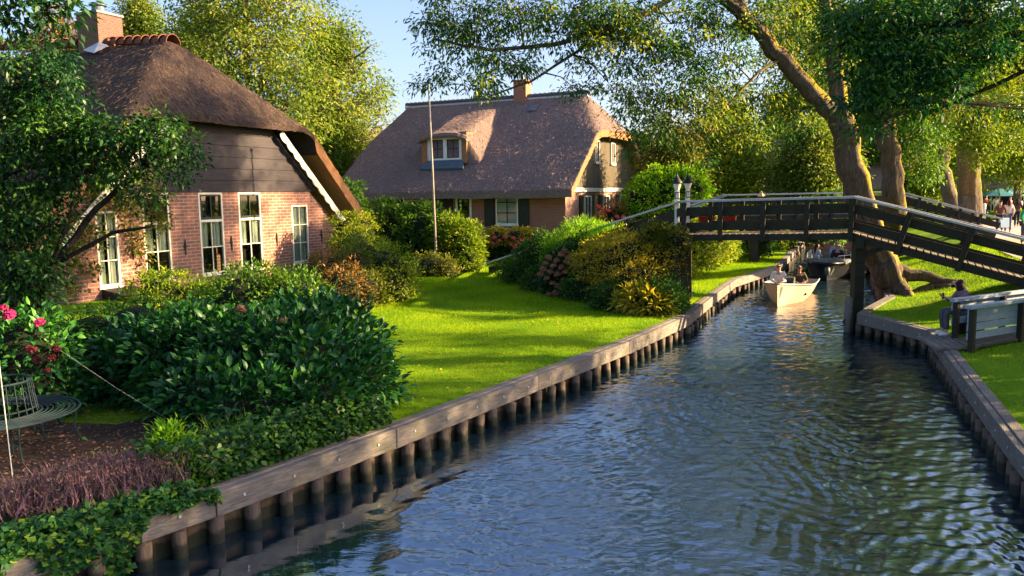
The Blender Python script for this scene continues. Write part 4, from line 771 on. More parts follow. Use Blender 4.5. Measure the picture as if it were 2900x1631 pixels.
bigtree("background tree closing the view up the canal, left of the golden tree", 1905, 380, 560, 84, 4.0, 'lf_dark', 20, 36, .36, .18, 1.2)
bigtree("tall green tree beyond the black bridge, high behind the leaning trunk", 2200, 60, 420, 72, 5.0, 'lf_mid', 28, 36, .34, .17, 1.0)
bigtree("high yellow crown behind the straight pale trunk", 2440, 60, 420, 70, 5.0, 'lf_yel', 28, 36, .34, .17, 1.0)
bigtree("tall yellow-green tree filling the sky gap left of the overhanging crown", 2040, -60, 330, 64, 5.2, 'lf_yel', 30, 34, .32, .16, .8)
bigtree("bright tall tree behind the right trunks at the right edge", 2560, 40, 460, 60, 5.0, 'lf_yel', 30, 36, .32, .16, 1.0)
# far tree line closing the horizon
geo = []
for k in range(260):
    a = rng.uniform(-.95, 1.0); dd = rng.uniform(110, 150); c = np.array([dd * a, dd, rng.uniform(1.5, 5.0)]); cen, d = lobe_pts(c, (4.5, 4, 3.2), 16, .6); geo.append(cluster_leaves(cen, 16, 1.6, .95, .5, 'leaf', .3, outward=d))
V, F, RN = merge(geo); tag(np_mesh("woodland", V, F, M['lf_mid'], None, RN), "far belt of woodland closing the view behind all houses", "woodland", kind='stuff')

# ------------------------------------------------------------------ bushes
def B(x, ybase, z, rx, ry, rz, dY=0):      # lobe standing on the ground where the photo shows its foot
    p = gr(x, ybase); return (p[0], p[1] + ry * .7 + dY, z, rx, ry, rz)
# the large dark hydrangea by the quay
hy = [(-3.0, 11.8, 1.02, 1.05, .9, .7), (-4.0, 12.3, 1.18, 1.2, 1.0, .82), (-5.2, 12.5, 1.12, 1.1, .9, .85), (-6.2, 12.6, .95, .75, .8, .7), (-3.5, 11.5, .85, .9, .6, .52), (-4.6, 11.8, .85, 1.0, .6, .5), (-2.3, 11.7, .9, .5, .6, .55), (-3.3, 13.1, 1.25, 1.1, .9, .8), (-2.75, 10.9, .85, .6, .5, .48), (-3.5, 10.6, .85, .7, .5, .5), (-4.4, 11.2, .9, .7, .5, .52)]
hb = bush("hydrangea_bush", "large dark green hydrangea bush beside the quay in front of the farmhouse", hy, M['lf_hyd'], 22000, .155, .095, 'big', .25, per=6, cr=.15, core=.76, up=.5, hue0=.42,
     flowers=[(-4.05, 11.75, 2.1, .09, 'fl_brown'), (-3.3, 11.3, 2.0, .05, 'fl_brown')])
# magenta hydrangea at the left edge
p1 = A(20, 800, 11.5)
fl = [(*A(22, 792, 11.0), .10, 'fl_mag'), (*A(100, 812, 11.0), .085, 'fl_mag'), (*A(5, 775, 11), .08, 'fl_mag'), (*A(140, 878, 10.9), .075, 'fl_dred'), (*A(78, 880, 10.9), .10, 'fl_dred'), (*A(128, 900, 10.9), .08, 'fl_dred'), (*A(92, 905, 10.9), .07, 'fl_dred'), (*A(118, 932, 10.9), .06, 'fl_dred')]
bush("hydrangea_bush", "hydrangea with magenta and withered flower heads at the left edge behind the round bench", [(-7.3, 11.7, 1.3, .8, .6, .85), (-7.0, 11.5, .95, .55, .45, .5), (-7.9, 11.6, 1.2, .6, .6, .9)], M['lf_hyd'], 2600, .14, .085, 'big', .3, per=6, cr=.12, flowers=fl)
gb = lambda n_, l_, lo, m_, **k: bush(n_, l_, lo, M[m_], **k)
gb("bush", "soft grey-green feathery bush between the garden tree and the big hydrangea", [(-7.3, 15.3, 1.15, .9, .7, .8), (-8.3, 15.6, 1.0, .8, .7, .7)], 'lf_mid', n=4200, L=.09, Wd=.03, per=12, hue0=.25)
gb("bush", "yellow-green bush under the left windows of the farmhouse", [(-8.9, 20.2, 1.15, 1.0, .9, .78), (-7.7, 20.4, 1.0, .9, .9, .65)], 'lf_yel', n=5200, L=.12, Wd=.06, hue0=.3)
gb("bush", "mid-green mounded bush under the two tall middle windows", [(-6.1, 18.2, 1.35, 1.0, .9, .9), (-5.1, 18.4, 1.3, .9, .9, .8), (-6.9, 18.5, 1.0, .8, .8, .7)], 'lf_mid', n=6500, L=.11, Wd=.055, hue0=.6)
gb("bush", "rusty leafed shrub in front of the rightmost farmhouse window", [(-5.2, 23.0, 1.25, .8, .8, .95), (-4.75, 22.2, 1.1, .7, .6, .85), (-5.7, 23.6, 1.2, .6, .6, .85)], 'lf_rust', n=6000, L=.11, Wd=.05, hue0=.45)
gb("bush", "dark feathery shrub between the rusty shrub and the round lit one", [(-4.6, 23.4, 1.4, .6, .7, 1.1), (-4.3, 22.8, 1.0, .7, .6, .7)], 'lf_olive', n=4200, L=.12, Wd=.035, hue0=.3)
gb("bush", "round sunlit shrub at the left edge of the lawn", [(-3.9, 24.3, 1.35, 1.05, 1.0, 1.05), (-4.6, 24.8, 1.6, .8, .8, 1.0), (-3.55, 23.8, 1.0, .75, .7, .7)], 'lf_yel', n=8000, L=.09, Wd=.05, hue0=.4)
gb("hedge", "square clipped golden hedge at the farmhouse corner below the thatch", [(-6.9, 33.6, 1.9, .95, .7, 1.3), (-6.2, 33.4, 1.9, .7, .7, 1.25), (-6.2, 31.6, 1.6, 1.0, .8, 1.1)], 'lf_yel', n=6000, L=.10, Wd=.06, cat='hedge', hue0=.55)
gb("bush", "tall green shrub with large leaves left of the flagpole", [(-5.3, 35.0, 2.0, 1.5, 1.2, 1.5), (-3.9, 34.8, 2.0, 1.2, 1.1, 1.45), (-2.8, 34.5, 1.6, 1.1, 1.0, 1.2)], 'lf_mid', n=9000, L=.22, Wd=.09, hue0=.7)
gb("bush", "broad sunlit laurel right of the flagpole", [(-2.1, 33.0, 1.5, 1.0, 1.0, 1.25), (-1.95, 32.4, 1.1, .8, .7, .8), (-2.7, 33.6, 1.9, .9, .9, 1.1)], 'lf_yel', n=7000, L=.18, Wd=.08, hue0=.25)
gb("bush", "low olive bush at the foot of the flagpole", [(-3.2, 31.2, .95, .85, .6, .55), (-2.5, 31.0, .8, .5, .5, .45)], 'lf_olive', n=2600, L=.09, Wd=.05)
gb("bush", "dark climber on the corner of the middle house's boarded wall", [(-8.2, 40.5, 2.6, 1.0, .8, 2.0), (-9.1, 41.5, 2.2, .9, .8, 1.6)], 'lf_mid', n=4500, L=.2, Wd=.1, hue0=.4)
gb("bush", "low dark hedge under the middle house's shuttered window", [(-.6, 37.4, 1.0, 1.0, .7, .75), (.6, 37.2, 1.0, .9, .7, .7), (-1.4, 37.6, 1.0, .9, .7, .7)], 'lf_mid', n=4500, L=.13, Wd=.07, hue0=.35)
fl = [(*A(x, y, 36.3), r, 'fl_pink') for x, y, r in ((1243, 598, .13), (1256, 606, .12), (1240, 612, .12), (1270, 596, .12), (1292, 600, .13), (1303, 612, .15), (1296, 622, .14), (1314, 604, .13), (1322, 618, .12), (1334, 600, .1), (1285, 615, .12))]
gb("flower_bush", "yellow-leafed bush with coral pink flower heads in front of the middle house", [(-.6, 37.0, 1.75, .55, .5, .45), (.3, 37.0, 1.75, .75, .5, .45), (.9, 37.2, 1.7, .5, .5, .4)], 'lf_gold', n=2600, L=.14, Wd=.08, flowers=fl, hue0=.6)
gb("bush", "pale lime feathery bush topping the mixed border before the middle house", [(2.3, 26.0, 1.85, .95, .8, 1.05), (3.1, 25.2, 1.75, .8, .8, .95), (1.6, 26.4, 1.6, .6, .6, .85)], 'lf_lime', n=12000, L=.16, Wd=.03, hue0=.5, up=.8)
gb("bush", "dark green shrub on the left slope of the mixed border", [(.8, 28.0, 1.3, .8, .8, .85), (1.3, 27.2, 1.5, .8, .7, 1.0)], 'lf_dark', n=5500, L=.12, Wd=.05, hue0=.7)
gb("bush", "golden bush glowing in the middle of the mixed border", [(3.3, 22.9, 1.65, 1.0, .9, 1.0), (2.7, 23.6, 1.5, .9, .9, .95), (4.1, 22.8, 1.5, .8, .8, .95), (3.5, 22.0, 1.2, .9, .7, .75)], 'lf_gold', n=15000, L=.085, Wd=.045, hue0=.78)
fl = []
for x, y in ((1420, 632), (1412, 640), (1380, 648), (1400, 655), (1372, 662), (1392, 668), (1412, 672), (1426, 660), (1366, 678), (1384, 684), (1402, 690), (1422, 684), (1375, 700), (1390, 712), (1402, 720), (1398, 738), (1412, 735), (1382, 742), (1440, 668), (1452, 672), (1448, 686), (1462, 662), (1418, 705), (1360, 690), (1496, 655), (1494, 668), (1470, 676), (1430, 648), (1404, 752)): fl.append((*A(x, y, 24.3), random.uniform(.095, .13), 'fl_brown'))
gb("hydrangea_bush", "hydrangea with many faded brown-pink flower heads in the mixed border", [(1.6, 25.1, 1.15, .7, .7, .8), (1.9, 25.0, 1.4, .7, .6, .75), (2.5, 24.9, 1.3, .6, .6, .7)], 'lf_dark', n=5200, L=.13, Wd=.08, flowers=fl, hue0=.5)
gb("bush", "low leafy plants along the left foot of the mixed border by the lawn path", [(.1, 30.0, .85, .7, .6, .5), (.4, 28.2, .85, .7, .6, .5), (.9, 26.3, .8, .6, .6, .5)], 'lf_mid', n=4200, L=.12, Wd=.05, hue0=.4)
gb("bush", "low dark perennials at the front foot of the golden bush", [(2.2, 23.5, .9, .7, .6, .55), (2.9, 21.6, .85, .8, .5, .5), (2.0, 24.6, .8, .6, .6, .5)], 'lf_dark', n=4600, L=.12, Wd=.05, hue0=.75)
gb("bush", "yellowing hosta-like plant at the front corner of the mixed border", [(3.3, 20.9, .85, .5, .4, .42), (3.7, 20.6, .8, .4, .4, .35)], 'lf_gold', n=900, L=.26, Wd=.10, hue0=.45, per=6, tpl='big')
gb("bush", "dark green perennials at the bridge foot beside the quay", [(4.0, 20.8, .85, .6, .5, .5), (4.1, 21.5, .9, .5, .5, .55), (3.7, 21.2, .9, .5, .5, .5)], 'lf_mid', n=4600, L=.12, Wd=.045, hue0=.3)
gb("climbing_plant", "dusty green climber smothering the left bridge abutment and lamp foot", [(4.35, 22.8, 2.0, .45, .45, .85), (4.1, 23.0, 2.3, .45, .45, .6), (4.5, 22.7, 1.3, .45, .4, .8), (4.7, 22.5, 2.35, .3, .3, .4)], 'lf_olive', n=5200, L=.10, Wd=.06, cat='climber', hue0=.45)
gb("hedge", "bright lime-yellow hedge on the far bank under the bridge", [(7.0, 30.6, 1.6, 1.2, 1.2, 1.25), (8.0, 32.6, 1.7, 1.2, 1.2, 1.2), (6.2, 29.6, 1.3, .9, .9, .85), (8.8, 34.5, 1.6, 1.0, 1.1, 1.1)], 'lf_yel', n=11000, L=.15, Wd=.08, cat='hedge', hue0=.55)
gb("bush", "tall bright lime bush behind the two lamp posts", [(8.2, 44, 3.6, 1.6, 1.2, 1.5), (9.6, 44.5, 3.7, 1.6, 1.3, 1.6), (7.2, 43.5, 3.2, 1.2, 1, 1.4), (8.8, 44, 2.2, 2.0, 1.2, 1.6)], 'lf_lime', n=13000, L=.20, Wd=.10, hue0=.5)
gb("bush", "dark shrub on the far bank right of the bridge pier", [(11.6, 37.5, 1.2, .7, 1.0, .8), (12.4, 39.5, 1.2, .7, 1.0, .75)], 'lf_mid', n=3500, L=.15, Wd=.06, hue0=.3)
gb("bush", "yellow-green shrub further along the far bank", [(14.2, 43.0, 1.3, .9, 1.2, .85), (15.2, 45.5, 1.3, .9, 1.2, .85)], 'lf_yel', n=3500, L=.17, Wd=.07)
gb("bush", "red flowering shrub against the sunny gable wall of the middle house", [(5.6, 43.2, 2.2, .9, .7, 1.2), (4.8, 42.0, 1.8, .7, .6, .9)], 'lf_rust', n=2600, L=.14, Wd=.06, hue0=.7,
   flowers=[(*A(x, y, 42.2), .14, 'fl_pink') for x, y in ((1505, 520), (1515, 527), (1530, 530), (1568, 548), (1580, 552), (1553, 546))])
gb("hedge", "clipped green hedge boxes by the cafe at the right edge", [(36.5, 58, 1.4, 1.8, 1.0, .8), (38.6, 58.5, 1.4, 1.6, 1.0, .8)], 'lf_lime', n=2600, L=.26, Wd=.14, cat='hedge')
gb("bush", "bright shrubs on the far right bank behind the slim trunk", [(20.0, 52, 2.0, 2.4, 1.6, 1.6), (23.5, 56, 2.2, 2.4, 1.6, 1.8), (27, 58, 2.2, 2.2, 1.6, 1.8)], 'lf_yel', n=5500, L=.28, Wd=.13, hue0=.5)
gb("bush", "dark shrubs behind the leaning trunk on the right bank", [(16.8, 44, 1.8, 2.0, 1.6, 1.5), (19.2, 47, 2.0, 2.0, 1.6, 1.7)], 'lf_mid', n=5000, L=.24, Wd=.11, hue0=.35)
# wall climber on the farmhouse
gb("hedge", "unseen tall hedge added on the right bank to shade the white footbridge", [(15.5, 14.0, 2.2, 1.4, 1.5, 1.9), (15.8, 16.4, 2.3, 1.5, 1.5, 1.9), (15.3, 12.0, 2.0, 1.3, 1.4, 1.7)], 'lf_mid', n=4200, L=.2, Wd=.1, cat='hedge')  # hedge added out of view to cast shade on the white footbridge
cl = []
for x, y, r in ((215, 530, .8), (260, 455, .8), (175, 590, .7), (320, 420, .7), (330, 520, .8), (380, 500, .8), (270, 490, .7), (200, 560, .55), (180, 640, .45), (225, 660, .35), (185, 720, .4), (345, 590, .5), (350, 640, .35), (240, 600, .35), (300, 460, .8), (400, 540, .5), (160, 600, .4)): 
    d = at(x, y, 1) - EYE; n_ = np.array([.907, -.42, 0]); tt = ((np.array([-13.1, 25.54, 0]) + n_ * .22 - EYE) @ n_) / (d @ n_); cl.append((EYE + d * tt, r))
geo = []
for c, r in cl: cen, d = lobe_pts(c, (r, r, r), int(26 * r), .1); cen = cen - np.outer((cen - c) @ n_, n_) * .72; geo.append(cluster_leaves(cen, 12, .22, .15, .10, 'leaf', .7))
V, F, RN = merge(geo); V = V - np.array([-13.0, 25.3, .58]); o = np_mesh("climbing_plant", V, F, M['lf_olive'], None, RN); o.location = (-13.0, 25.3, .58); tag(o, "leafy climber trained over the left corner of the farmhouse brick wall", "climber")

# near border: heather, ivy, fern, ground cover
n = 5200; c0 = np.array([-4.45, 8.25, .60]); sp = rng.normal(size=(n, 2)) * np.array([.46, .20]); th = math.radians(38); Cx = c0[0] + sp[:, 0] * math.cos(th) - sp[:, 1] * math.sin(th); Cy = c0[1] + sp[:, 0] * math.sin(th) + sp[:, 1] * math.cos(th)
C = np.stack([Cx, Cy, np.full(n, .60)], 1); D = rng.normal(size=(n, 3)) * .35 + np.array([0, 0, 1]); g1 = leaf_geo(C - c0, D, rdir(n), rng.uniform(.18, .42, n), .016, 'leaf', rng.uniform(size=n))
k = 9000; j = rng.integers(0, n, k); C2 = C[j] + unit(D[j]) * rng.uniform(.05, .36, k)[:, None]; g2 = leaf_geo(C2 - c0, rdir(k) + np.array([0, 0, .5]), rdir(k), .045, .014, 'leaf', np.clip(rng.normal(.5, .3, k), 0, 1))
V, F, RN = merge([g1, g2]); o = np_mesh("heather", V, F, M['lf_heather'], None, RN); o.location = c0; tag(o, "faded purple heather clump on the bark terrace above the quay", "plant")
def ribbon_pts(poly, y0, y1, n): 
    y = rng.uniform(y0, y1, n); x = np.array([bx_(poly, q) for q in y]); return x, y
def patch(name, label, C, mat, L, Wd, cat, hue0=.4, kind=None, tpl='leaf', up=1.0, hv=.2):
    m = len(C); c0 = C.mean(0); N = rng.normal(size=(m, 3)) * .45 + np.array([.35, -.25, up]); g = leaf_geo(C - c0, rdir(m) * np.array([1, 1, .4]) + np.array([.2, -.2, -.15]), N, L * rng.uniform(.6, 1.2, m), Wd * rng.uniform(.6, 1.2, m), tpl, np.clip(hue0 + rng.normal(size=m) * hv, 0, 1)); o = np_mesh(name, g[0], g[1], mat, None, g[2]); o.location = c0; return tag(o, label, cat, kind=kind)
x, y = ribbon_pts(LB, 5.4, 8.25, 5200); off = np.abs(rng.normal(size=5200)) * .38; z = .60 + rng.uniform(0, .16, 5200) * np.exp(-off)
x2, y2 = ribbon_pts(LB, 5.4, 8.35, 4600); dn = rng.uniform(0, 1, 4600) ** 1.15; st = np.maximum(.08, np.sin(y2 * 6.1) * .5 + np.sin(y2 * 14.3) * .4 + .62) * np.clip((8.3 - y2) * .9, .3, 1)
C = np.concatenate([np.stack([x - off, y, z], 1), np.stack([x2 + .10 + rng.normal(size=4600) * .035, y2 - .03, .62 - dn * st * .60], 1)])
patch("ivy", "ivy trailing over the quay edge in the bottom left corner", C, M['lf_ivy'], .085, .075, "ivy", .42, tpl='leaf')
x, y = ribbon_pts(LB, 8.5, 10.9, 4200); off = .12 + np.abs(rng.normal(size=4200)) * .5
C = np.stack([x - off, y, .6 + rng.uniform(0, 1, 4200) * np.clip(off, .1, .45)], 1); patch("ground_cover", "leafy ground cover between the big hydrangea and the quay beam", C, M['lf_dark'], .10, .06, "ground cover", .62, kind='stuff')
bush("fern", "bright feathery fern at the right end of the heather", [(-4.0, 9.0, .82, .20, .18, .30), (-3.85, 8.75, .72, .20, .16, .22), (-3.7, 8.6, .66, .18, .15, .16)], M['lf_lime'], 2600, .10, .025, 'leaf', .2, cat='fern', per=10, cr=.1, hue0=.25, up=.8)
n = 420; C = np.stack([rng.uniform(-3.9, -3.0, n), rng.uniform(9.6, 10.6, n), np.full(n, .58)], 1); D = rng.normal(size=(n, 3)) * .5 + np.array([0, 0, .9]); g = leaf_geo(C - C.mean(0), D, rdir(n), rng.uniform(.25, .55, n), .02, 'leaf', rng.uniform(size=n)); o = np_mesh("tall_grass", g[0], g[1], M['lf_mid'], None, g[2]); o.location = C.mean(0); tag(o, "arching strap-leafed grass tuft below the big hydrangea", "plant")
# leaf litter on the mulch, grass on the lawns
n = 5200; C = np.stack([rng.uniform(-8.5, -3.4, n), rng.uniform(7.6, 12.4, n), np.full(n, .622)], 1); bxs = np.array([bx_(LB, q) for q in C[:, 1]]); C = C[C[:, 0] < bxs - .35]; n = len(C)
g = leaf_geo(C, rdir(n) * np.array([1, 1, .12]), rng.normal(size=(n, 3)) * .3 + np.array([0, 0, 1]), rng.uniform(.02, .07, n), rng.uniform(.012, .035, n), 'leaf', rng.uniform(size=n)); tag(np_mesh("leaf_litter", g[0], g[1], M['litter'], None, g[2]), "dry leaves and bark chips scattered on the terrace", "leaf litter", kind='stuff')
def grass(name, label, poly, sgn, y0, y1, wmax, n, zf, k0=.12, excl=None):
    y = y0 + (y1 - y0) * rng.uniform(size=n) ** 1.35; o = k0 + (wmax - k0) * rng.uniform(size=n); x = np.array([bx_(poly, q) for q in np.linspace(y0, y1, 400)]); x = np.interp(y, np.linspace(y0, y1, 400), x) + sgn * o
    if excl is not None: ok = ~excl(x, y); x, y, o = x[ok], y[ok], o[ok]
    z = np.array([zf(a, b_, c) for a, b_, c in zip(x, y, o)]) - .005; m = len(x); sc = np.clip(y / 14, .8, 2.4)
    tone = .5 + .22 * np.sin(x * 1.9 + np.sin(y * 1.1)) * np.sin(y * 1.6) + rng.normal(size=m) * .16
    g = leaf_geo(np.stack([x, y, z], 1), rng.normal(size=(m, 3)) * .4 + np.array([0, 0, 1]), rdir(m), rng.uniform(.03, .07, m) * np.sqrt(sc), .007 * sc, 'blade', np.clip(tone, 0, 1)); return tag(np_mesh(name, g[0], g[1], M['grassb'], None, g[2]), label, "grass", kind='stuff')
grass("grass", "short bright mown grass of the big left lawn", LB, -1, 9.8, 40, 13.5, 400000, zL, excl=lambda x, y: ((x < -1.9) & (y < 12.2)))
grass("grass", "short grass on the right bank mound and under the bridge", RB, 1, 9, 36, 7.5, 90000, zR)
n = 900; y = rng.uniform(11, 32, n); x = np.interp(y, np.linspace(9, 36, 300), [bx_(LB, q) for q in np.linspace(9, 36, 300)]) - rng.uniform(.15, 7, n); C = np.stack([x, y, np.full(n, .615)], 1); C = C[~((C[:, 0] < -1.9) & (C[:, 1] < 12.4))]; n = len(C)
g = leaf_geo(C, rdir(n) * np.array([1, 1, .15]), rng.normal(size=(n, 3)) * .4 + np.array([0, 0, 1]), rng.uniform(.04, .08, n), rng.uniform(.025, .045, n), 'leaf', np.clip(rng.normal(.7, .2, n), 0, 1)); tag(np_mesh("fallen_leaves", g[0], g[1], M['lf_gold'], None, g[2]), "scattered fallen yellow leaves on the left lawn", "fallen leaves", kind='stuff')
# ------------------------------------------------------------------ bridges
def lerp3(a, b, t): return Vector(a) * (1 - t) + Vector(b) * t
def offs(path, d):      # shift path sideways (to the far side), mitred
    out = []
    for i, p in enumerate(path):
        p = Vector(p); ns = []
        for a, b in ((i - 1, i), (i, i + 1)):
            if a >= 0 and b < len(path): v = Vector(path[b]) - Vector(path[a]); n = Vector((-v.y, v.x, 0)).normalized(); ns.append(n)
        n = sum(ns, Vector()).normalized(); k = d / max(.5, n.dot(ns[0])); out.append(p + n * k)
    return out
def bridge(name, label, front, width, posts, post_w, mats, capw=.13, tall=1.12, planks=((.20, .44), (.63, .86)), beam=(.98, 1.14), deck_z=1.0):
    base = Vector((front[1][0], front[1][1], 0)); root = empty(name, base, 0, label, 'bridge'); back = offs(front, width)
    mw, md, mc = mats
    for side, path in (("near", [Vector(p) for p in front]), ("far", back)):
        sg = 1 if side == "near" else -1
        for i in range(len(path) - 1):
            a, b = path[i] - base, path[i + 1] - base; d = (b - a).normalized(); sd = d.cross(Vector((0, 0, 1))).normalized()
            c = MB(); c.bar(a - d * .0, b, capw, .06, off=(0, -.03)); c.build("rail_cap", mc, root, bevel=.006)
            for (t0, t1) in planks:
                m = MB(); m.bar(a + d * .01, b - d * .01, .035, t1 - t0, off=(sg * -.045, -(t0 + t1) / 2)); m.build("rail_plank", mw, root)
            m = MB(); m.bar(a + d * .005, b - d * .005, .12, beam[1] - beam[0], off=(0, -(beam[0] + beam[1]) / 2)); m.build("beam", mw, root)
        for (seg, t, perp) in posts:
            p = lerp3(path[seg], path[seg + 1], t) - base; v = (path[seg + 1] - path[seg]).normalized(); up = Vector((0, 0, 1))
            if perp: up = (Vector((v.x, v.y, 0)).normalized().cross(Vector((0, 0, 1)))).cross(v); up = up if up.z > 0 else -up; up.normalize()
            sd = v.cross(Vector((0, 0, 1))).normalized()
            m = MB(); m.bar(p - up * (tall + .06) + sd * sg * .075, p - up * .065 + sd * sg * .075, .09, post_w, up=(v.x, v.y, v.z)); m.build("post", mw, root, bevel=.006)
    dk = MB()
    for i in range(len(front) - 1):
        a, b = Vector(front[i]) - base, Vector(front[i + 1]) - base; c, d = back[i] - base, back[i + 1] - base; n = max(2, int((b - a).length / .17))
        for k in range(n):
            u0, u1 = k / n + .004, (k + 1) / n - .004; z = Vector((0, 0, -deck_z)); q = [a.lerp(b, u0) + z, a.lerp(b, u1) + z, c.lerp(d, u1) + z, c.lerp(d, u0) + z]; t = Vector((0, 0, .04)); dk.hexa(q + [w_ + t for w_ in q])
    dk.build("deck", md, root); return root, base, back
fr1 = [(-1.0, 32.1, 1.02), (4.82, 22.8, 3.50), (9.03, 21.0, 3.57), (13.6, 18.55, 2.14)]
po = [(0, .3, True), (0, .55, True), (0, .8, True), (1, .03, False), (1, .25, False), (1, .50, False), (1, .745, False), (1, .985, False), (2, .26, True), (2, .53, True), (2, .80, True)]
BR, bb0, back1 = bridge("footbridge", "dark wooden footbridge with pale rail cap arching over the canal", fr1, 1.55, po, .13, (M['bridge'], M['deck'], M['railcap']))
def bpost(parent, p0, p1, w_, name="support_post", mat='bridge'):
    m = MB(); m.bar(Vector(p0) - bb0, Vector(p1) - bb0, w_, w_, up=(0, 1, 0)); return m.build(name, M[mat], parent, bevel=.012)
bpost(BR, (9.18, 20.98, -.8), (9.18, 20.98, 2.43), .27); bpost(BR, (9.75, 22.35, -.8), (9.75, 22.35, 2.4), .25); bpost(BR, (5.0, 22.3, -.3), (4.8, 22.75, 2.36), .22); bpost(BR, (5.35, 23.9, -.3), (5.3, 24.0, 2.36), .22); bpost(BR, (4.7, 22.0, -.3), (4.6, 22.55, 2.36), .2)
m = MB(); m.bar(Vector((9.1, 20.75, 2.32)) - bb0, Vector((9.85, 22.6, 2.32)) - bb0, .2, .22); m.build("cross_beam", M['bridge'], BR); m = MB(); m.bar(Vector((4.75, 22.5, 2.28)) - bb0, Vector((5.4, 24.2, 2.28)) - bb0, .2, .2); m.build("cross_beam", M['bridge'], BR); m = MB(); m.bar(Vector((9.28, 20.98, 2.0)) - bb0, Vector((9.9, 20.7, 2.3)) - bb0, .12, .12); m.build("brace", M['bridge'], BR)
m = MB(); c = Vector(at(1915, 494, 22.05)) - bb0; m.lathe((c.x, c.y, c.z), [(.09, 0), (.11, .02), (.002, .16)], 4); m.build("sunlit_shape", M['sunshape'], BR)  # small pyramid standing in for a sunlit shape behind the rail
o = empty("mooring_pile", (8.86, 20.75, 0), 0, "grey round mooring pile standing in the water against the bridge support", "pile"); m = MB(); m.tube([(0, 0, -.8), (0, 0, .9), (0.0, 0, .93)], [.10, .095, .08], 14); m.build("post", M['oldwood'], o, True); m = MB(); m.tube([(-.1, -.03, .35), (-.14, -.05, .3), (-.1, -.03, .2)], .02, 6); m.build("ring", M['rust'], o)
# red planters hung on the far rail
for k, x in enumerate((1779, 1831)):
    p = at(x, 552, 24.55); o = empty("planter", tuple(p), math.atan2(-1.8, 4.2), ["left one of two red planter boxes on the bridge railing", "right one of two red planter boxes on the bridge railing"][k], "planter", "red planter boxes on the bridge")
    m = MB(); m.hexa([(-.23, -.08, -.1), (.23, -.08, -.1), (.23, .08, -.1), (-.23, .08, -.1), (-.25, -.1, .09), (.25, -.1, .09), (.25, .1, .09), (-.25, .1, .09)]); m.build("box", M['redpl'], o, bevel=.01)
    n = 160; C = np.stack([rng.uniform(-.22, .22, n), rng.uniform(-.08, .08, n), np.full(n, .09)], 1); g = leaf_geo(C, rng.normal(size=(n, 3)) * .5 + np.array([0, 0, 1]), rdir(n), rng.uniform(.06, .16, n), .03, 'leaf', rng.uniform(size=n)); np_mesh("plants", g[0], g[1], M['lf_dark'], o, g[2])
# the black bridge further up the canal
fr2 = [(5.4, 36.6, 2.0), (9.62, 35.5, 3.60), (17.3, 35.5, 3.64), (21.0, 34.0, 2.42)]
po2 = [(0, .5, True), (0, .98, False)] + [(1, t, False) for t in (.2, .4, .6, .8, .99)] + [(2, t, True) for t in (.2, .4, .6, .8)]
B2, b2, back2 = bridge("footbridge", "second footbridge further up the canal, black planks with bluish white rail caps", fr2, 1.7, po2, .12, (M['black'], M['deck'], M['railcap']), .15)
for (x, y) in ((11.0, 35.6), (11.45, 36.9), (16.2, 35.6), (16.2, 37.0)):
    m = MB(); m.bar(Vector((x, y, -.8)) - b2, Vector((x - .25 if x < 12 else x, y, 2.5)) - b2, .34, .34, up=(0, 1, 0)); m.build("support_post", M['black'], B2)
for (x, y, l_) in ((10.7, 35.9, .7), (16.0, 35.9, .8)):
    m = MB(); m.box(x - l_ - b2.x, x + l_ - b2.x, y - .8 - b2.y, y + 1.2 - b2.y, .12, .42); m.build("pier_foot", M['oldwood'], B2)

# white plank footbridge at the lower right
WB = empty("footbridge", (8.92, 15.28, .58), 0, "small footbridge with white plank sides coloured blue-grey for shade and dark posts at the lower right", "bridge")
dv = Vector((1.48, .82, 0)).normalized()
for side, o0 in (("near", Vector((0, 0, 0))), ("far", Vector((.25, 1.02, 0)))):
    a = o0 - dv * .10; b = o0 + dv * 4.6
    m = MB(); m.bar(a + Vector((0, 0, .86)), b + Vector((0, 0, .86)), .12, .075); m.build("rail_cap", M['shadewhite'], WB, bevel=.008)
    for (t0, t1) in ((.10, .235), (.243, .37), (.39, .53), (.56, .70)) if side == "near" else ((.12, .26), (.42, .56)):
        m = MB(); m.bar(o0 + dv * .02 + Vector((0, 0, .9 - (t0 + t1) / 2)), b + Vector((0, 0, .9 - (t0 + t1) / 2)), .03, t1 - t0, off=(-.07, 0)); m.build("plank", M['shadewhite'], WB)
    for k in range(3):
        p = o0 + dv * (k * 1.68 + .06); m = MB(); m.bar(p + Vector((0, 0, -.5)), p + Vector((0, 0, .825)), .11, .10, up=(dv.x, dv.y, 0)); m.build("post", M['bridge'], WB, bevel=.008)
m = MB()
for k in range(26): p = dv * (k * .18) + Vector((.1, .1, .0)); q = p + Vector((.16, .82, 0)); m.bar(p + Vector((0, 0, .05)), q + Vector((0, 0, .05)), .165, .05)
m.build("deck", M['deck'], WB)
o = empty("plank_landing", (8.75, 15.9, .58), 0, "grey plank landing on the quay at the end of the white footbridge", "landing"); m = MB()
for k in range(5): m.bar(Vector((-.35 + k * .17, -.5, .03)), Vector((-.1 + k * .17, .75, .03)), .15, .05)
m.build("planks", M['oldwood'], o)

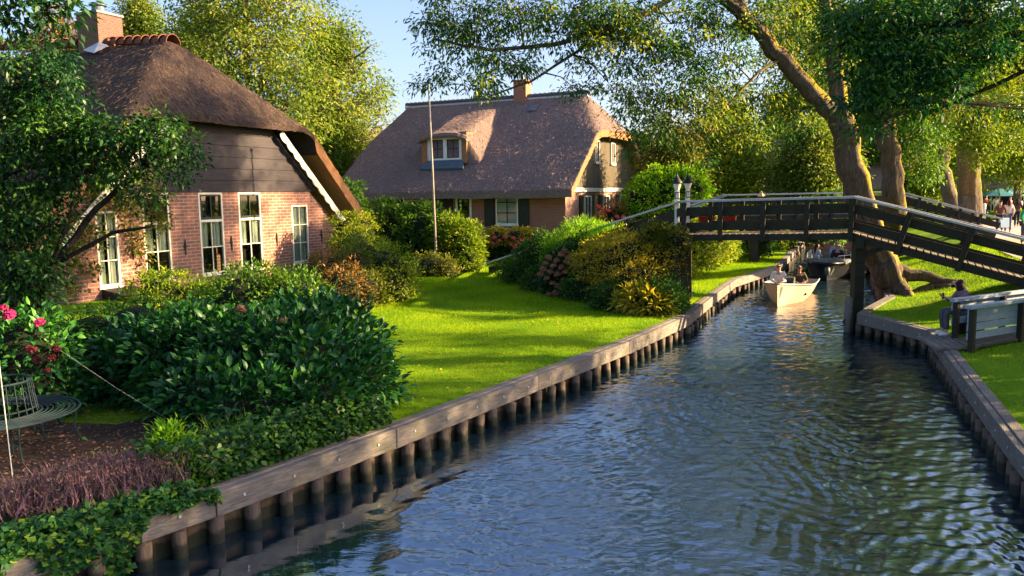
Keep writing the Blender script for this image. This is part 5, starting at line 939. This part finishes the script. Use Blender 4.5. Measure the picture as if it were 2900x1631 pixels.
# ------------------------------------------------------------------ lamps, flagpole, ropes, posts
def lamp(x, y, label, ztop=3.78):
    o = empty("street_lamp", (x, y, .58), 0, label, "street lamp", "white lamp posts at the bridge"); m = MB(); m.box(-.06, .06, -.06, .06, 0, ztop - .58); m.build("post", M['white'], o, bevel=.01)
    z = ztop - .58; l_ = MB(); l_.lathe((0, 0, z), [(.05, 0), (.07, .03), (.125, .2), (.12, .21)], 10); lo = l_.build("lantern_glass", M['lampglass'], o, True); c = MB(); c.lathe((0, 0, z + .2), [(.17, 0), (.15, .05), (.06, .17), (.02, .24), (.012, .33)], 12); c.build("lantern_roof", M['black'], o, True)
    s = MB(); s.bar((-.07, -.085, z - .22), (-.07, -.085, z - .05), .02, .02, (0, 1, 0)); s.bar((-.07, -.085, z - .05), (.07, -.085, z - .05), .02, .02); s.bar((.07, -.085, z - .05), (.07, -.085, z - .22), .02, .02, (0, 1, 0)); s.bar((-.07, -.085, z - .22), (.07, -.085, z - .22), .02, .02); s.build("bracket", M['black'], o)
lamp(4.78, 23.0, "front white lamp post with black bell-shaped lantern roof at the bridge end"); lamp(5.42, 24.5, "rear white lamp post just right of the front one", 3.80)
b_ = at(1098, 645, 32); tp = at(1078, 212, 32); o = empty("flagpole", tuple(b_), 0, "tall bare pale flagpole standing between shrubs before the middle house", "flagpole"); m = MB(); m.tube([(0, 0, -1.0), tuple((tp - b_) * .5), tuple(tp - b_)], [.055, .045, .032], 10); m.build("pole", M['pole'], o, True); m = MB(); q = tp - b_; m.lathe(tuple(q), [(.03, 0), (.08, .05), (.08, .12), (.01, .18)], 10); m.build("finial", M['metal'], o)
def rope(label, p, q, r=.007): o = empty("rope", p, 0, label, "rope"); m = MB(); d = Vector(q) - Vector(p); m.tube([(0, 0, 0), tuple(d * .5 + Vector((0, 0, -.03))), tuple(d)], r, 6); m.build("cord", M['rope'], o)
e = gr(36, 1238, .62); rope("thin pale cord running down to a peg in the ivy at the far left", tuple(e), A(-6, 880, 8.4), .005)
e2 = at(440, 1065, 10.6); rope("thin taut line slanting across the big hydrangea", tuple(e2), A(150, 880, 10.5), .0014)

# ------------------------------------------------------------------ round bench
bc = gr(2, 1040, 1.04); BN = empty("tree_bench", (bc[0], bc[1], .6), 0, "dark green round metal tree bench with curved back at the left edge", "bench")
def ring(mb, r, z, rad, a0=0, a1=2 * math.pi, n=48): mb.tube([(r * math.cos(a0 + (a1 - a0) * k / n), r * math.sin(a0 + (a1 - a0) * k / n), z) for k in range(n + 1)], rad, 6)
m = MB()
for r in np.linspace(.46, .90, 8): ring(m, r, .44, .011 if .47 < r < .89 else .015)
for k in range(12): a = k * math.pi / 6; m.bar((.45 * math.cos(a), .45 * math.sin(a), .425), (.91 * math.cos(a), .91 * math.sin(a), .425), .025, .012)
m.build("seat", M['metal'], BN)
m = MB(); ring(m, .37, .86, .016); ring(m, .40, .50, .012)
for k in range(24): a = k * math.pi / 12; m.tube([(.42 * math.cos(a), .42 * math.sin(a), .44), (.39 * math.cos(a), .39 * math.sin(a), .65), (.37 * math.cos(a), .37 * math.sin(a), .86)], .008, 5)
for k in range(12):
    a = (k + .5) * math.pi / 6; c = Vector((.39 * math.cos(a), .39 * math.sin(a), .70)); tg = Vector((-math.sin(a), math.cos(a), 0)); m.tube([c + tg * .05 * math.cos(q) + Vector((0, 0, .05 * math.sin(q))) for q in np.linspace(0, 6.28, 12)], .006, 4)
m.build("backrest", M['metal'], BN)
for k in range(6):
    a = k * math.pi / 3 + .25; m = MB(); ca, sa = math.cos(a), math.sin(a)
    m.tube([(.48 * ca, .48 * sa, .43), (.46 * ca, .46 * sa, .2), (.50 * ca, .50 * sa, 0)], .012, 6); m.tube([(.88 * ca, .88 * sa, .43), (.84 * ca, .84 * sa, .2), (.92 * ca, .92 * sa, 0)], .012, 6); m.tube([(.46 * ca, .46 * sa, .16), (.85 * ca, .85 * sa, .16)], .009, 6); m.build("leg", M['metal'], BN)

# ------------------------------------------------------------------ people
M['skin'] = m_simple("skin", (.48, .26, .17), (.55, .31, .21), 8, .55, .05); M['skin2'] = m_simple("tan_skin", (.34, .17, .10), (.40, .21, .13), 8, .55, .05)
CLM = {}
def cloth(c):
    if c not in CLM: CLM[c] = m_simple("cloth_%d" % len(CLM), tuple(x * .8 for x in c), c, 9, .9, .5, .01)
    return CLM[c]
def skin_mesh(name, J, E, mat, par, sub=1, root=0):
    me = bpy.data.meshes.new(name); me.from_pydata([j[0] for j in J], E, []); o = link(name, me, mat, par); md = o.modifiers.new("skin", 'SKIN'); md.use_smooth_shade = True
    for i, j in enumerate(J): r = j[1]; me.skin_vertices[0].data[i].radius = (r, r) if not hasattr(r, '__len__') else r; me.skin_vertices[0].data[i].use_root = (i == root)
    s = o.modifiers.new("sub", 'SUBSURF'); s.levels = sub; s.render_levels = sub; BAKE.append(o); return o
BAKE = []
POSES = {
 'stand': dict(pel=(0, 0, .95), che=(0, -.01, 1.30), nec=(0, 0, 1.47), hea=(0, -.02, 1.60), hip=.09, kn=[(.10, -.02, .50), (-.10, .0, .50)], an=[(.11, .0, .08), (-.11, .02, .08)], el=[(.25, .02, 1.14), (-.25, .02, 1.14)], wr=[(.25, -.10, .90), (-.25, -.10, .90)]),
 'walk': dict(pel=(0, 0, .94), che=(0, -.03, 1.29), nec=(0, -.03, 1.46), hea=(0, -.06, 1.59), hip=.09, kn=[(.10, -.18, .53), (-.10, .06, .50)], an=[(.11, -.22, .10), (-.11, .30, .16)], el=[(.25, .10, 1.14), (-.25, -.06, 1.14)], wr=[(.25, .04, .90), (-.24, -.26, 1.0)]),
 'sit': dict(pel=(0, 0, .12), che=(0, -.02, .47), nec=(0, -.03, .64), hea=(0, -.06, .77), hip=.10, kn=[(.13, -.44, .16), (-.13, -.44, .16)], an=[(.13, -.48, -.28), (-.13, -.46, -.28)], el=[(.25, -.08, .33), (-.25, -.08, .33)], wr=[(.13, -.30, .27), (-.13, -.30, .27)]),
 'boat': dict(pel=(0, 0, .12), che=(0, -.02, .47), nec=(0, -.03, .64), hea=(0, -.06, .77), hip=.10, kn=[(.11, -.40, .24), (-.11, -.40, .24)], an=[(.08, -.58, .0), (-.08, -.58, .0)], el=[(.25, -.08, .33), (-.25, -.08, .33)], wr=[(.12, -.30, .30), (-.12, -.30, .30)]),
 'phone': dict(pel=(0, 0, .12), che=(0, -.06, .46), nec=(0, -.12, .62), hea=(0, -.20, .73), hip=.10, kn=[(.12, -.44, .14), (-.12, -.44, .14)], an=[(.12, -.42, -.33), (-.12, -.40, -.33)], el=[(.23, -.20, .33), (-.23, -.20, .33)], wr=[(.07, -.42, .43), (-.06, -.42, .43)]),
}
def person(label, loc, rz, pose, top, bottom, hair, hairlen=.0, skin='skin', sc=1.0, glasses=False, scarf=None, detail=True, group=None, fingers=False, hat=None):
    P = POSES[pose]; root = empty("person", loc, rz, label, "person", group); root.scale = (sc,) * 3
    V = lambda k: Vector(P[k]); pel, che, nec, hea = V('pel'), V('che'), V('nec'), V('hea')
    J = [(pel, (.135, .10)), (pel.lerp(che, .5), (.12, .09)), (che, (.15, .105)), (nec, .052), (nec.lerp(hea, .45) + Vector((0, -.012, 0)), (.062, .066)), (hea, (.076, .092)), (hea + Vector((0, .008, .085)), (.066, .078))]
    E = [(0, 1), (1, 2), (2, 3), (3, 4), (4, 5), (5, 6)]; sh = {}
    for s in (0, 1):
        sg = 1 if s == 0 else -1; S_ = che + Vector((.165 * sg, 0, .10)); el, wr, kn, an = Vector(P['el'][s]), Vector(P['wr'][s]), Vector(P['kn'][s]), Vector(P['an'][s]); hp = pel + Vector((P['hip'] * sg, 0, -.04))
        b = len(J); J += [(S_, .058), (el, .042), (wr, .028), (wr + (wr - el).normalized() * .07, (.036, .018))]; E += [(2, b), (b, b + 1), (b + 1, b + 2), (b + 2, b + 3)]
        if fingers:
            hd = (wr - el).normalized(); sd = hd.cross(Vector((0, 0, 1))).normalized()
            for q, (o_, L_) in enumerate(((-.033, .06), (-.012, .072), (.012, .068), (.033, .05))):
                k = len(J); J += [(J[b + 3][0] + hd * .045 + sd * o_, .010), (J[b + 3][0] + hd * (.045 + L_ * .6) + sd * o_ * 1.15 + Vector((0, 0, .012)), .009), (J[b + 3][0] + hd * (.045 + L_ * .8) + sd * o_ + Vector((0, 0, .035)), .008)]; E += [(b + 3, k), (k, k + 1), (k + 1, k + 2)]
            k = len(J); J += [(J[b + 2][0] + hd * .04 - sd * sg * .04, .012), (J[b + 2][0] + hd * .08 - sd * sg * .052 + Vector((0, 0, .02)), .010)]; E += [(b + 2, k), (k, k + 1)]
        c = len(J); ft = an + Vector((0, -.13, -.045)); J += [(hp, .085), (kn, .056), (an, .038), (ft, (.042, .026))]; E += [(0, c), (c, c + 1), (c + 1, c + 2), (c + 2, c + 3)]; sh[s] = (S_, el, wr, hp, kn, an, ft)
    skin_mesh("body", J, E, M[skin], root)
    # shirt and trousers follow the body
    T = [(pel + Vector((0, 0, -.02)), (.152, .12)), (pel.lerp(che, .5), (.142, .112)), (che, (.168, .125)), (nec + Vector((0, 0, -.045)), .070)]; TE = [(0, 1), (1, 2), (2, 3)]
    for s in (0, 1): S_, el, wr = sh[s][:3]; b = len(T); T += [(S_, .074), (el, .056), (el.lerp(wr, .8), .042)]; TE += [(2, b), (b, b + 1), (b + 1, b + 2)]
    skin_mesh("top", T, TE, cloth(top), root)
    Q = [(pel, (.148, .118))]; QE = []
    for s in (0, 1): hp, kn, an = sh[s][3:6]; b = len(Q); Q += [(hp, .102), (kn, .072), (kn.lerp(an, .9), .056)]; QE += [(0, b), (b, b + 1), (b + 1, b + 2)]
    skin_mesh("trousers", Q, QE, cloth(bottom), root)
    if detail:
        for s in (0, 1): m = MB(); an, ft = sh[s][5], sh[s][6]; m.tube([an + Vector((0, .05, -.04)), an + Vector((0, 0, -.035)), ft, ft + Vector((0, -.03, 0))], [.04, .052, .046, .02], 8); m.build("shoe", M['white'] if s == s and sc == .97 else M['dark'], root, True)
    hc = hea + Vector((0, .0, .045))
    if hat: 
        m = MB(); m.lathe(tuple(hea + Vector((0, 0, .06))), [(.15, 0), (.105, .01), (.10, .07), (.06, .10)], 12); m.build("hat", cloth(hat), root, True)
    if scarf:
        K = [(hea + Vector((0, .015, .085)), (.104, .116)), (hea + Vector((0, .035, .04)), (.10, .115)), (hea + Vector((0, .045, -.02)), (.098, .11)), (nec + Vector((0, .01, .03)), (.095, .10)), (che + Vector((0, -.03, .11)), (.13, .12))]; skin_mesh("headscarf", K, [(0, 1), (1, 2), (2, 3), (3, 4)], cloth(scarf), root)
        f = MB(); f.lathe((0, 0, 0), [(.004, -.075), (.045, -.055), (.062, 0), (.048, .05), (.004, .07)], 12); fo = f.build("face", M[skin], root, True); fo.location = hea + Vector((0, -.062, .0)); fo.scale = (1, .62, 1); fo.rotation_euler = (.25, 0, 0)
        mk = MB(); mk.lathe((0, 0, 0), [(.003, -.05), (.05, -.035), (.062, 0), (.05, .025), (.003, .035)], 12); mo = mk.build("face_mask", M['dark'], root, True); mo.location = hea + Vector((0, -.072, -.035)); mo.scale = (1, .66, 1)
        e = MB()
        for sx in (-.026, .026): e.lathe((sx, -.105, .022) and (hea.x + sx, hea.y - .100, hea.z + .022), [(.002, -.006), (.011, -.002), (.011, .002), (.002, .006)], 8)
        e.build("eyes", M['dark'], root)
    else:
        K = [(hc + Vector((0, .028, .05)), (.078, .072)), (hc + Vector((0, .045, -.01)), (.086, .075))]; 
        if hairlen > 0: K += [(nec + Vector((0, .065, .02)), (.085, .05)), (nec + Vector((0, .08, .02 - hairlen)), (.07, .035))]
        else: K += [(hea + Vector((0, .055, -.01)), (.07, .05))]
        skin_mesh("hair", K, [(i, i + 1) for i in range(len(K) - 1)], cloth(hair), root)
        if detail:
            m = MB(); m.tube([hea + Vector((0, -.085, .015)), hea + Vector((0, -.118, -.018)), hea + Vector((0, -.09, -.025))], [.008, .015, .008], 6); m.build("nose", M[skin], root, True)
            m = MB(); m.box(hea.x - .024, hea.x + .024, hea.y - .096, hea.y - .086, hea.z - .052, hea.z - .044); m.build("mouth", cloth((.35, .1, .09)), root)
            for sx in (-1, 1): m = MB(); m.lathe((hea.x + sx * .078, hea.y + .005, hea.z), [(.004, -.03), (.014, -.012), (.015, .012), (.004, .03)], 8); m.build("ear", M[skin], root, True)
            m = MB()
            if glasses: m.box(hea.x - .068, hea.x - .008, hea.y - .108, hea.y - .088, hea.z + .0, hea.z + .042); m.box(hea.x + .008, hea.x + .068, hea.y - .108, hea.y - .088, hea.z + .0, hea.z + .042); m.box(hea.x - .008, hea.x + .008, hea.y - .104, hea.y - .094, hea.z + .024, hea.z + .034); m.build("sunglasses", M['black'], root, bevel=.006)
            else:
                for sx in (-.028, .028): m.lathe((hea.x + sx, hea.y - .088, hea.z + .02), [(.002, -.007), (.012, -.002), (.012, .002), (.002, .007)], 8)
                m.build("eyes", M['dark'], root)
    return root

# ------------------------------------------------------------------ boats
def hull(name, par, L, beam, bow_h, st_h, mat, inner, keel=-.22, flare=.82, bluff=.45, trim=None, trim_h=.05, ex=.24):
    ns = 26; nk = 9; rows = []
    for i in range(ns + 1):
        u = i / ns; y = L * u; b = beam / 2 * (min(1, (u / .42)) ** bluff if u < .42 else 1 - .12 * ((u - .42) / .58) ** 2); b = max(b, .012); z1 = st_h + (bow_h - st_h) * (1 - min(1, u / .75)) ** 1.7; row = []
        rake = -.0; kz = keel * min(1, u / .12 + .15)
        for k in range(nk):
            v = k / (nk - 1); ww = b * (flare + (1 - flare) * v) * (v ** (ex if u > .35 else ex + .75 * (1 - u / .35) ** 1.5)) if v > 0 else 0.0; z = kz + (z1 - kz) * v; row.append((ww, y - .22 * v * max(0, 1 - u / .2), z))
        rows.append(row)
    vs = []; fs = []
    for row in rows: vs += [(-w_, y, z) for w_, y, z in row[::-1]] + [(w_, y, z) for w_, y, z in row[1:]]
    n = 2 * nk - 1
    for i in range(ns):
        for k in range(n - 1): fs.append((i * n + k, i * n + k + 1, (i + 1) * n + k + 1, (i + 1) * n + k))
    fs.append(tuple(ns * n + k for k in range(n))); m = MB(); m.add(vs, fs); h = m.build("hull", mat, par, smooth=True)
    m = MB(); 
    for s in (-1, 1): m.tube([(s * rows[i][-1][0], rows[i][-1][1], rows[i][-1][2]) for i in range(ns + 1)], trim_h, 6)
    m.build("gunwale", trim or mat, par, smooth=True)
    m = MB(); vs = []; fs = []
    for row in rows[1:]: w_, y, z = row[-1]; kk = row[3]; zi = max(.16, kk[2] + .04); wi = max(.004, np.interp(zi, [q[2] for q in row], [q[0] for q in row]) * .90 - .02); vs += [(-w_ * .93, y, z - .03), (-wi, y, zi), (wi, y, zi), (w_ * .93, y, z - .03)]
    for i in range(ns - 1):
        for k in range(3): fs.append((i * 4 + k, (i + 1) * 4 + k, (i + 1) * 4 + k + 1, i * 4 + k + 1))
    m.add(vs, fs); m.build("inner_hull", inner, par); return rows
M['boatcream'] = m_simple("sun_warmed_cream_hull", (.64, .40, .22), (.76, .50, .29), 2, .45, .1, spec=.25); M['boatblack'] = m_simple("black_hull_paint", (.010, .011, .012), (.018, .019, .021), 2, .4, .1, spec=.3); M['boatgrey'] = m_simple("grey_green_hull", (.07, .085, .08), (.10, .12, .11), 2, .4, .1, spec=.5); M['tube'] = m_simple("polished_tube", (.45, .47, .5), (.6, .62, .65), 4, .25, 0, spec=.8)  # cream hull colour pushed to orange to stand for low sun on it
def place(par_loc, rz, x, y, z): c, s = math.cos(rz), math.sin(rz); return (par_loc[0] + c * x - s * y, par_loc[1] + s * x + c * y, z)
b1 = (8.55, 25.35, 0); r1 = -math.atan2(.47, .88)
B1 = empty("boat", b1, r1, "small cream open motorboat with two people, bow towards the viewer", "boat"); hull("hull", B1, 4.3, 1.62, .78, .52, M['boatcream'], M['boatgrey'], bluff=.95, trim_h=.028, trim=M['shadewhite'])
m = MB(); m.box(-.64, .64, 1.85, 2.25, .30, .36); m.box(-.64, .64, 3.2, 3.6, .30, .36); m.build("bench_seat", M['deck'], B1); m = MB(); m.box(.05, .30, 1.2, 1.5, .1, .86); m.build("console", M['boatgrey'], B1, bevel=.03); m = MB(); m.tube([(.17 + .13 * math.cos(q), 1.16, .84 + .13 * math.sin(q)) for q in np.linspace(0, 6.28, 14)], .014, 6); m.build("steering_wheel", M['black'], B1)
person("man in white shirt and sunglasses in the small cream boat", place(b1, r1, -.33, 2.0, .34), r1 + .2, 'boat', (.78, .78, .76), (.10, .12, .2), (.02, .015, .012), skin='skin', glasses=True, fingers=True, sc=1.03)
person("woman in brown patterned top and sunglasses in the small cream boat", place(b1, r1, .30, 2.25, .32), r1 + .35, 'boat', (.075, .06, .035), (.06, .04, .03), (.03, .012, .008), .12, skin='skin2', glasses=True, fingers=True)
b2_ = (13.0, 32.6, 0); r2 = -math.atan2(.40, .917)
Bk = empty("boat", b2_, r2, "dark blunt-bowed rental boat with chrome rails under the bridge, four people aboard", "boat"); hull("hull", Bk, 5.6, 2.05, .74, .62, M['boatblack'], M['boatgrey'], bluff=.5, trim_h=.055, flare=.9, trim=M['boatblack'], ex=.16)
m = MB(); m.hexa([(-.75, .55, .66), (.75, .55, .66), (.92, 1.7, .66), (-.92, 1.7, .66), (-.62, .75, .84), (.62, .75, .84), (.86, 1.65, .84), (-.86, 1.65, .84)]); m.build("foredeck", M['boatgrey'], Bk, bevel=.04)
for s in (-1, 1):
    m = MB(); m.tube([(s * .35, .85, .84), (s * .40, .80, .98), (s * .86, 1.3, 1.0), (s * .92, 2.6, 1.0), (s * .92, 2.65, .7)], .018, 6); m.tube([(s * .62, 1.0, .84), (s * .62, 1.02, .99)], .014, 6); m.build("rail", M['tube'], Bk); m = MB(); m.box(s * .9 - .05, s * .9 + .05, 1.7, 4.6, .5, .98); m.build("side_cushion", M['steel'], Bk, bevel=.03)
m = MB(); m.box(-.9, .9, 2.2, 2.7, .28, .42); m.box(-.9, .9, 3.9, 4.4, .28, .42); m.build("bench_seat", M['deck'], Bk); m = MB(); m.box(-.22, .05, 1.75, 2.0, .2, 1.02); m.build("console", M['boatgrey'], Bk, bevel=.03)
m = MB(); m.lathe((0, 0, 0), [(.10, -.16), (.12, 0), (.10, .16)], 10); f_ = m.build("bow_fender", M['boatgrey'], Bk, True); f_.location = (0, -.10, .42)
person("person with long dark red-brown hair turned away in the dark boat", place(b2_, r2, -.55, 2.3, .52), r2 + 2.2, 'boat', (.45, .5, .6), (.1, .1, .14), (.05, .012, .01), .28)
person("man in light blue shirt at the back of the dark boat", place(b2_, r2, .22, 3.3, .62), r2 + .2, 'boat', (.30, .42, .70), (.1, .1, .14), (.02, .015, .012))
person("woman in dark top and sunglasses seated in the dark boat", place(b2_, r2, .32, 2.2, .52), r2 + .1, 'boat', (.05, .02, .03), (.04, .03, .04), (.02, .01, .01), .2, glasses=True)
person("smaller person in dark top on the right side of the dark boat", place(b2_, r2, .66, 2.3, .46), r2 - .3, 'boat', (.06, .02, .03), (.04, .03, .04), (.02, .01, .01), .14, sc=.88)
# the seated person by the white footbridge
sp_ = (9.70, 16.85, 1.0)
person("seated person in black headscarf and mauve top looking at a phone by the white footbridge", sp_, -math.pi / 2 - .1, 'phone', (.20, .13, .16), (.10, .10, .11), (.02, .02, .02), scarf=(.03, .015, .025), sc=.97, fingers=True)
o = empty("bench", (9.77, 16.85, .58), -math.pi / 2 - .1, "low wooden seat under the person with the phone", "bench"); m = MB(); m.box(-.35, .35, -.16, .22, .42, .47); m.build("seat", M['oldwood'], o)
for s in (-1, 1): m = MB(); m.box(s * .27 - .04, s * .27 + .04, -.14, .2, 0, .42); m.build("leg", M['bridge'], o)
ph = Vector(sp_) + Vector((-.50 * .97, .0, .45)); o = empty("phone", tuple(ph), -math.pi / 2, "dark phone held by the seated person", "phone"); m = MB(); m.box(-.036, .036, -.006, .006, -.06, .08); m.build("case", M['black'], o, bevel=.003)
skb = MB()
# crowd on the path at the right
cr = [(2459, 0, 541, (.30, .02, .03), (.03, .04, .08), 'walk', 2.8, "walker with dark red backpack nearest the tall trunk"), (2478, 0, 545, (.45, .10, .16), (.04, .04, .06), 'stand', .3, "person in pink-red coat behind the white bollard"), (2503, 0, 544, (.72, .74, .74), (.55, .6, .62), 'stand', .1, "person dressed all in pale grey facing the viewer"),
      (2513, 0, 588, (.16, .06, .06), (.03, .03, .05), 'walk', 2.6, "person in dark top carrying a big light blue bag"), (2534, 0, 586, (.72, .64, .58), (.10, .12, .2), 'stand', 2.9, "woman in cream coat and light headscarf"), (2556, 0, 574, (.12, .05, .05), (.02, .02, .03), 'walk', 2.4, "person in dark brown jacket right of the cream coat"),
      (2538, 0, 556, (.35, .04, .05), (.03, .03, .05), 'stand', .5, "person in red headwear behind the cream coat"), (2574, 0, 618, (.03, .35, .14), (.05, .06, .1), 'stand', .6, "person in bright green shirt at the right edge"), (2470, 0, 524, (.5, .35, .3), (.05, .05, .07), 'walk', .2, "distant walker in pale pink top"), (2487, 0, 522, (.08, .03, .05), (.03, .03, .05), 'stand', 0, "distant person in black between the walkers"), (2516, 0, 526, (.25, .07, .08), (.05, .05, .07), 'walk', .4, "distant person in wine red coat"), (2494, 0, 530, (.06, .07, .12), (.05, .05, .07), 'stand', .1, "distant person in navy jacket behind the pale grey one")]
for i, (x, y, Y_, tc, bc_, ps, rz, lab) in enumerate(cr):
    p = gr(x, Y_, 1.39); person(lab, (p[0], p[1], 1.39), rz, ps, tc, bc_, (.03, .02, .015), .1 * (i % 3), detail=False, group="people walking on the path", scarf=None)
p = gr(2524, 590, 1.39); o = empty("shopping_bag", (p[0], p[1], 1.72), .2, "large light blue shopping bag carried by a walker", "bag"); m = MB(); m.hexa([(-.26, -.1, 0), (.26, -.1, 0), (.26, .1, 0), (-.26, .1, 0), (-.3, -.03, .5), (.3, -.03, .5), (.3, .03, .5), (-.3, .03, .5)]); m.build("bag", cloth((.28, .42, .55)), o, bevel=.03); m = MB(); m.tube([(-.12, 0, .5), (-.1, 0, .75), (.1, 0, .75), (.12, 0, .5)], .012, 5); m.build("handle", cloth((.1, .14, .25)), o)
for k, (x, y, Y_) in enumerate(((2473, 557, 46), (2444, 530, 70), (2566, 545, 60))):
    p = gr(x, y, 1.39); o = empty("bollard", (p[0], p[1], 1.39), 0, ["stout white bollard post in front of the crowd", "thin distant white post beyond the crowd", "white post near the clipped hedge boxes"][k], "bollard", "white posts along the path"); m = MB(); m.tube([(0, 0, 0), (0, 0, 1.15), (0, 0, 1.25)], [.15, .14, .09], 10); m.build("post", M['white'], o, True)
for k, (x, y, Y_, r) in enumerate(((2515, 478, 66, 2.0), (2570, 470, 70, 2.4))):
    p = at(x, y, Y_); o = empty("parasol", (p[0], p[1], 1.39), 0, ["teal cafe parasol above the crowd", "darker parasol partly cut by the right edge"][k], "parasol", "cafe parasols"); h = p[2] - 1.39; m = MB(); m.lathe((0, 0, h - .5), [(r, 0), (r * .98, .04), (r * .5, .38), (.05, .62)], 12); m.build("canopy", M['parasol'], o); m = MB(); m.tube([(0, 0, 0), (0, 0, h)], .05, 8); m.build("pole", M['steel'], o)
# mooring posts far up the canal
for k, (x, y) in enumerate(((19.3, 43.5), (20.1, 45.0), (20.8, 46.5))):
    o = empty("mooring_post", (x, y, 0), 0, ["left weathered mooring post far up the canal", "middle weathered mooring post far up the canal", "right weathered mooring post far up the canal"][k], "post", "mooring posts far up the canal"); m = MB(); m.tube([(0, 0, -.6), (0, 0, 1.1)], .12, 8); m.build("post", M['brownboard'], o, True)
# sunlit brick garden wall across the end of the water
o = empty("garden_wall", (21.5, 50.4, 0), 0, "low sunlit brick wall closing the far end of the water", "wall"); m = MB(); m.box(-3.2, 3.4, -.15, .15, -.5, .78); m.build("bricks", M['brick2'], o); m = MB(); m.box(-3.25, 3.45, -.2, .2, .78, .86); m.build("coping", M['mortar'], o)
# bake modifiers so that parts are plain meshes
dg = bpy.context.evaluated_depsgraph_get(); dg.update()
for o in BAKE:
    me = bpy.data.meshes.new_from_object(o.evaluated_get(dg)); old = o.data; o.modifiers.clear(); o.data = me; me.name = o.name; me.polygons.foreach_set("use_smooth", [True] * len(me.polygons)); bpy.data.meshes.remove(old)
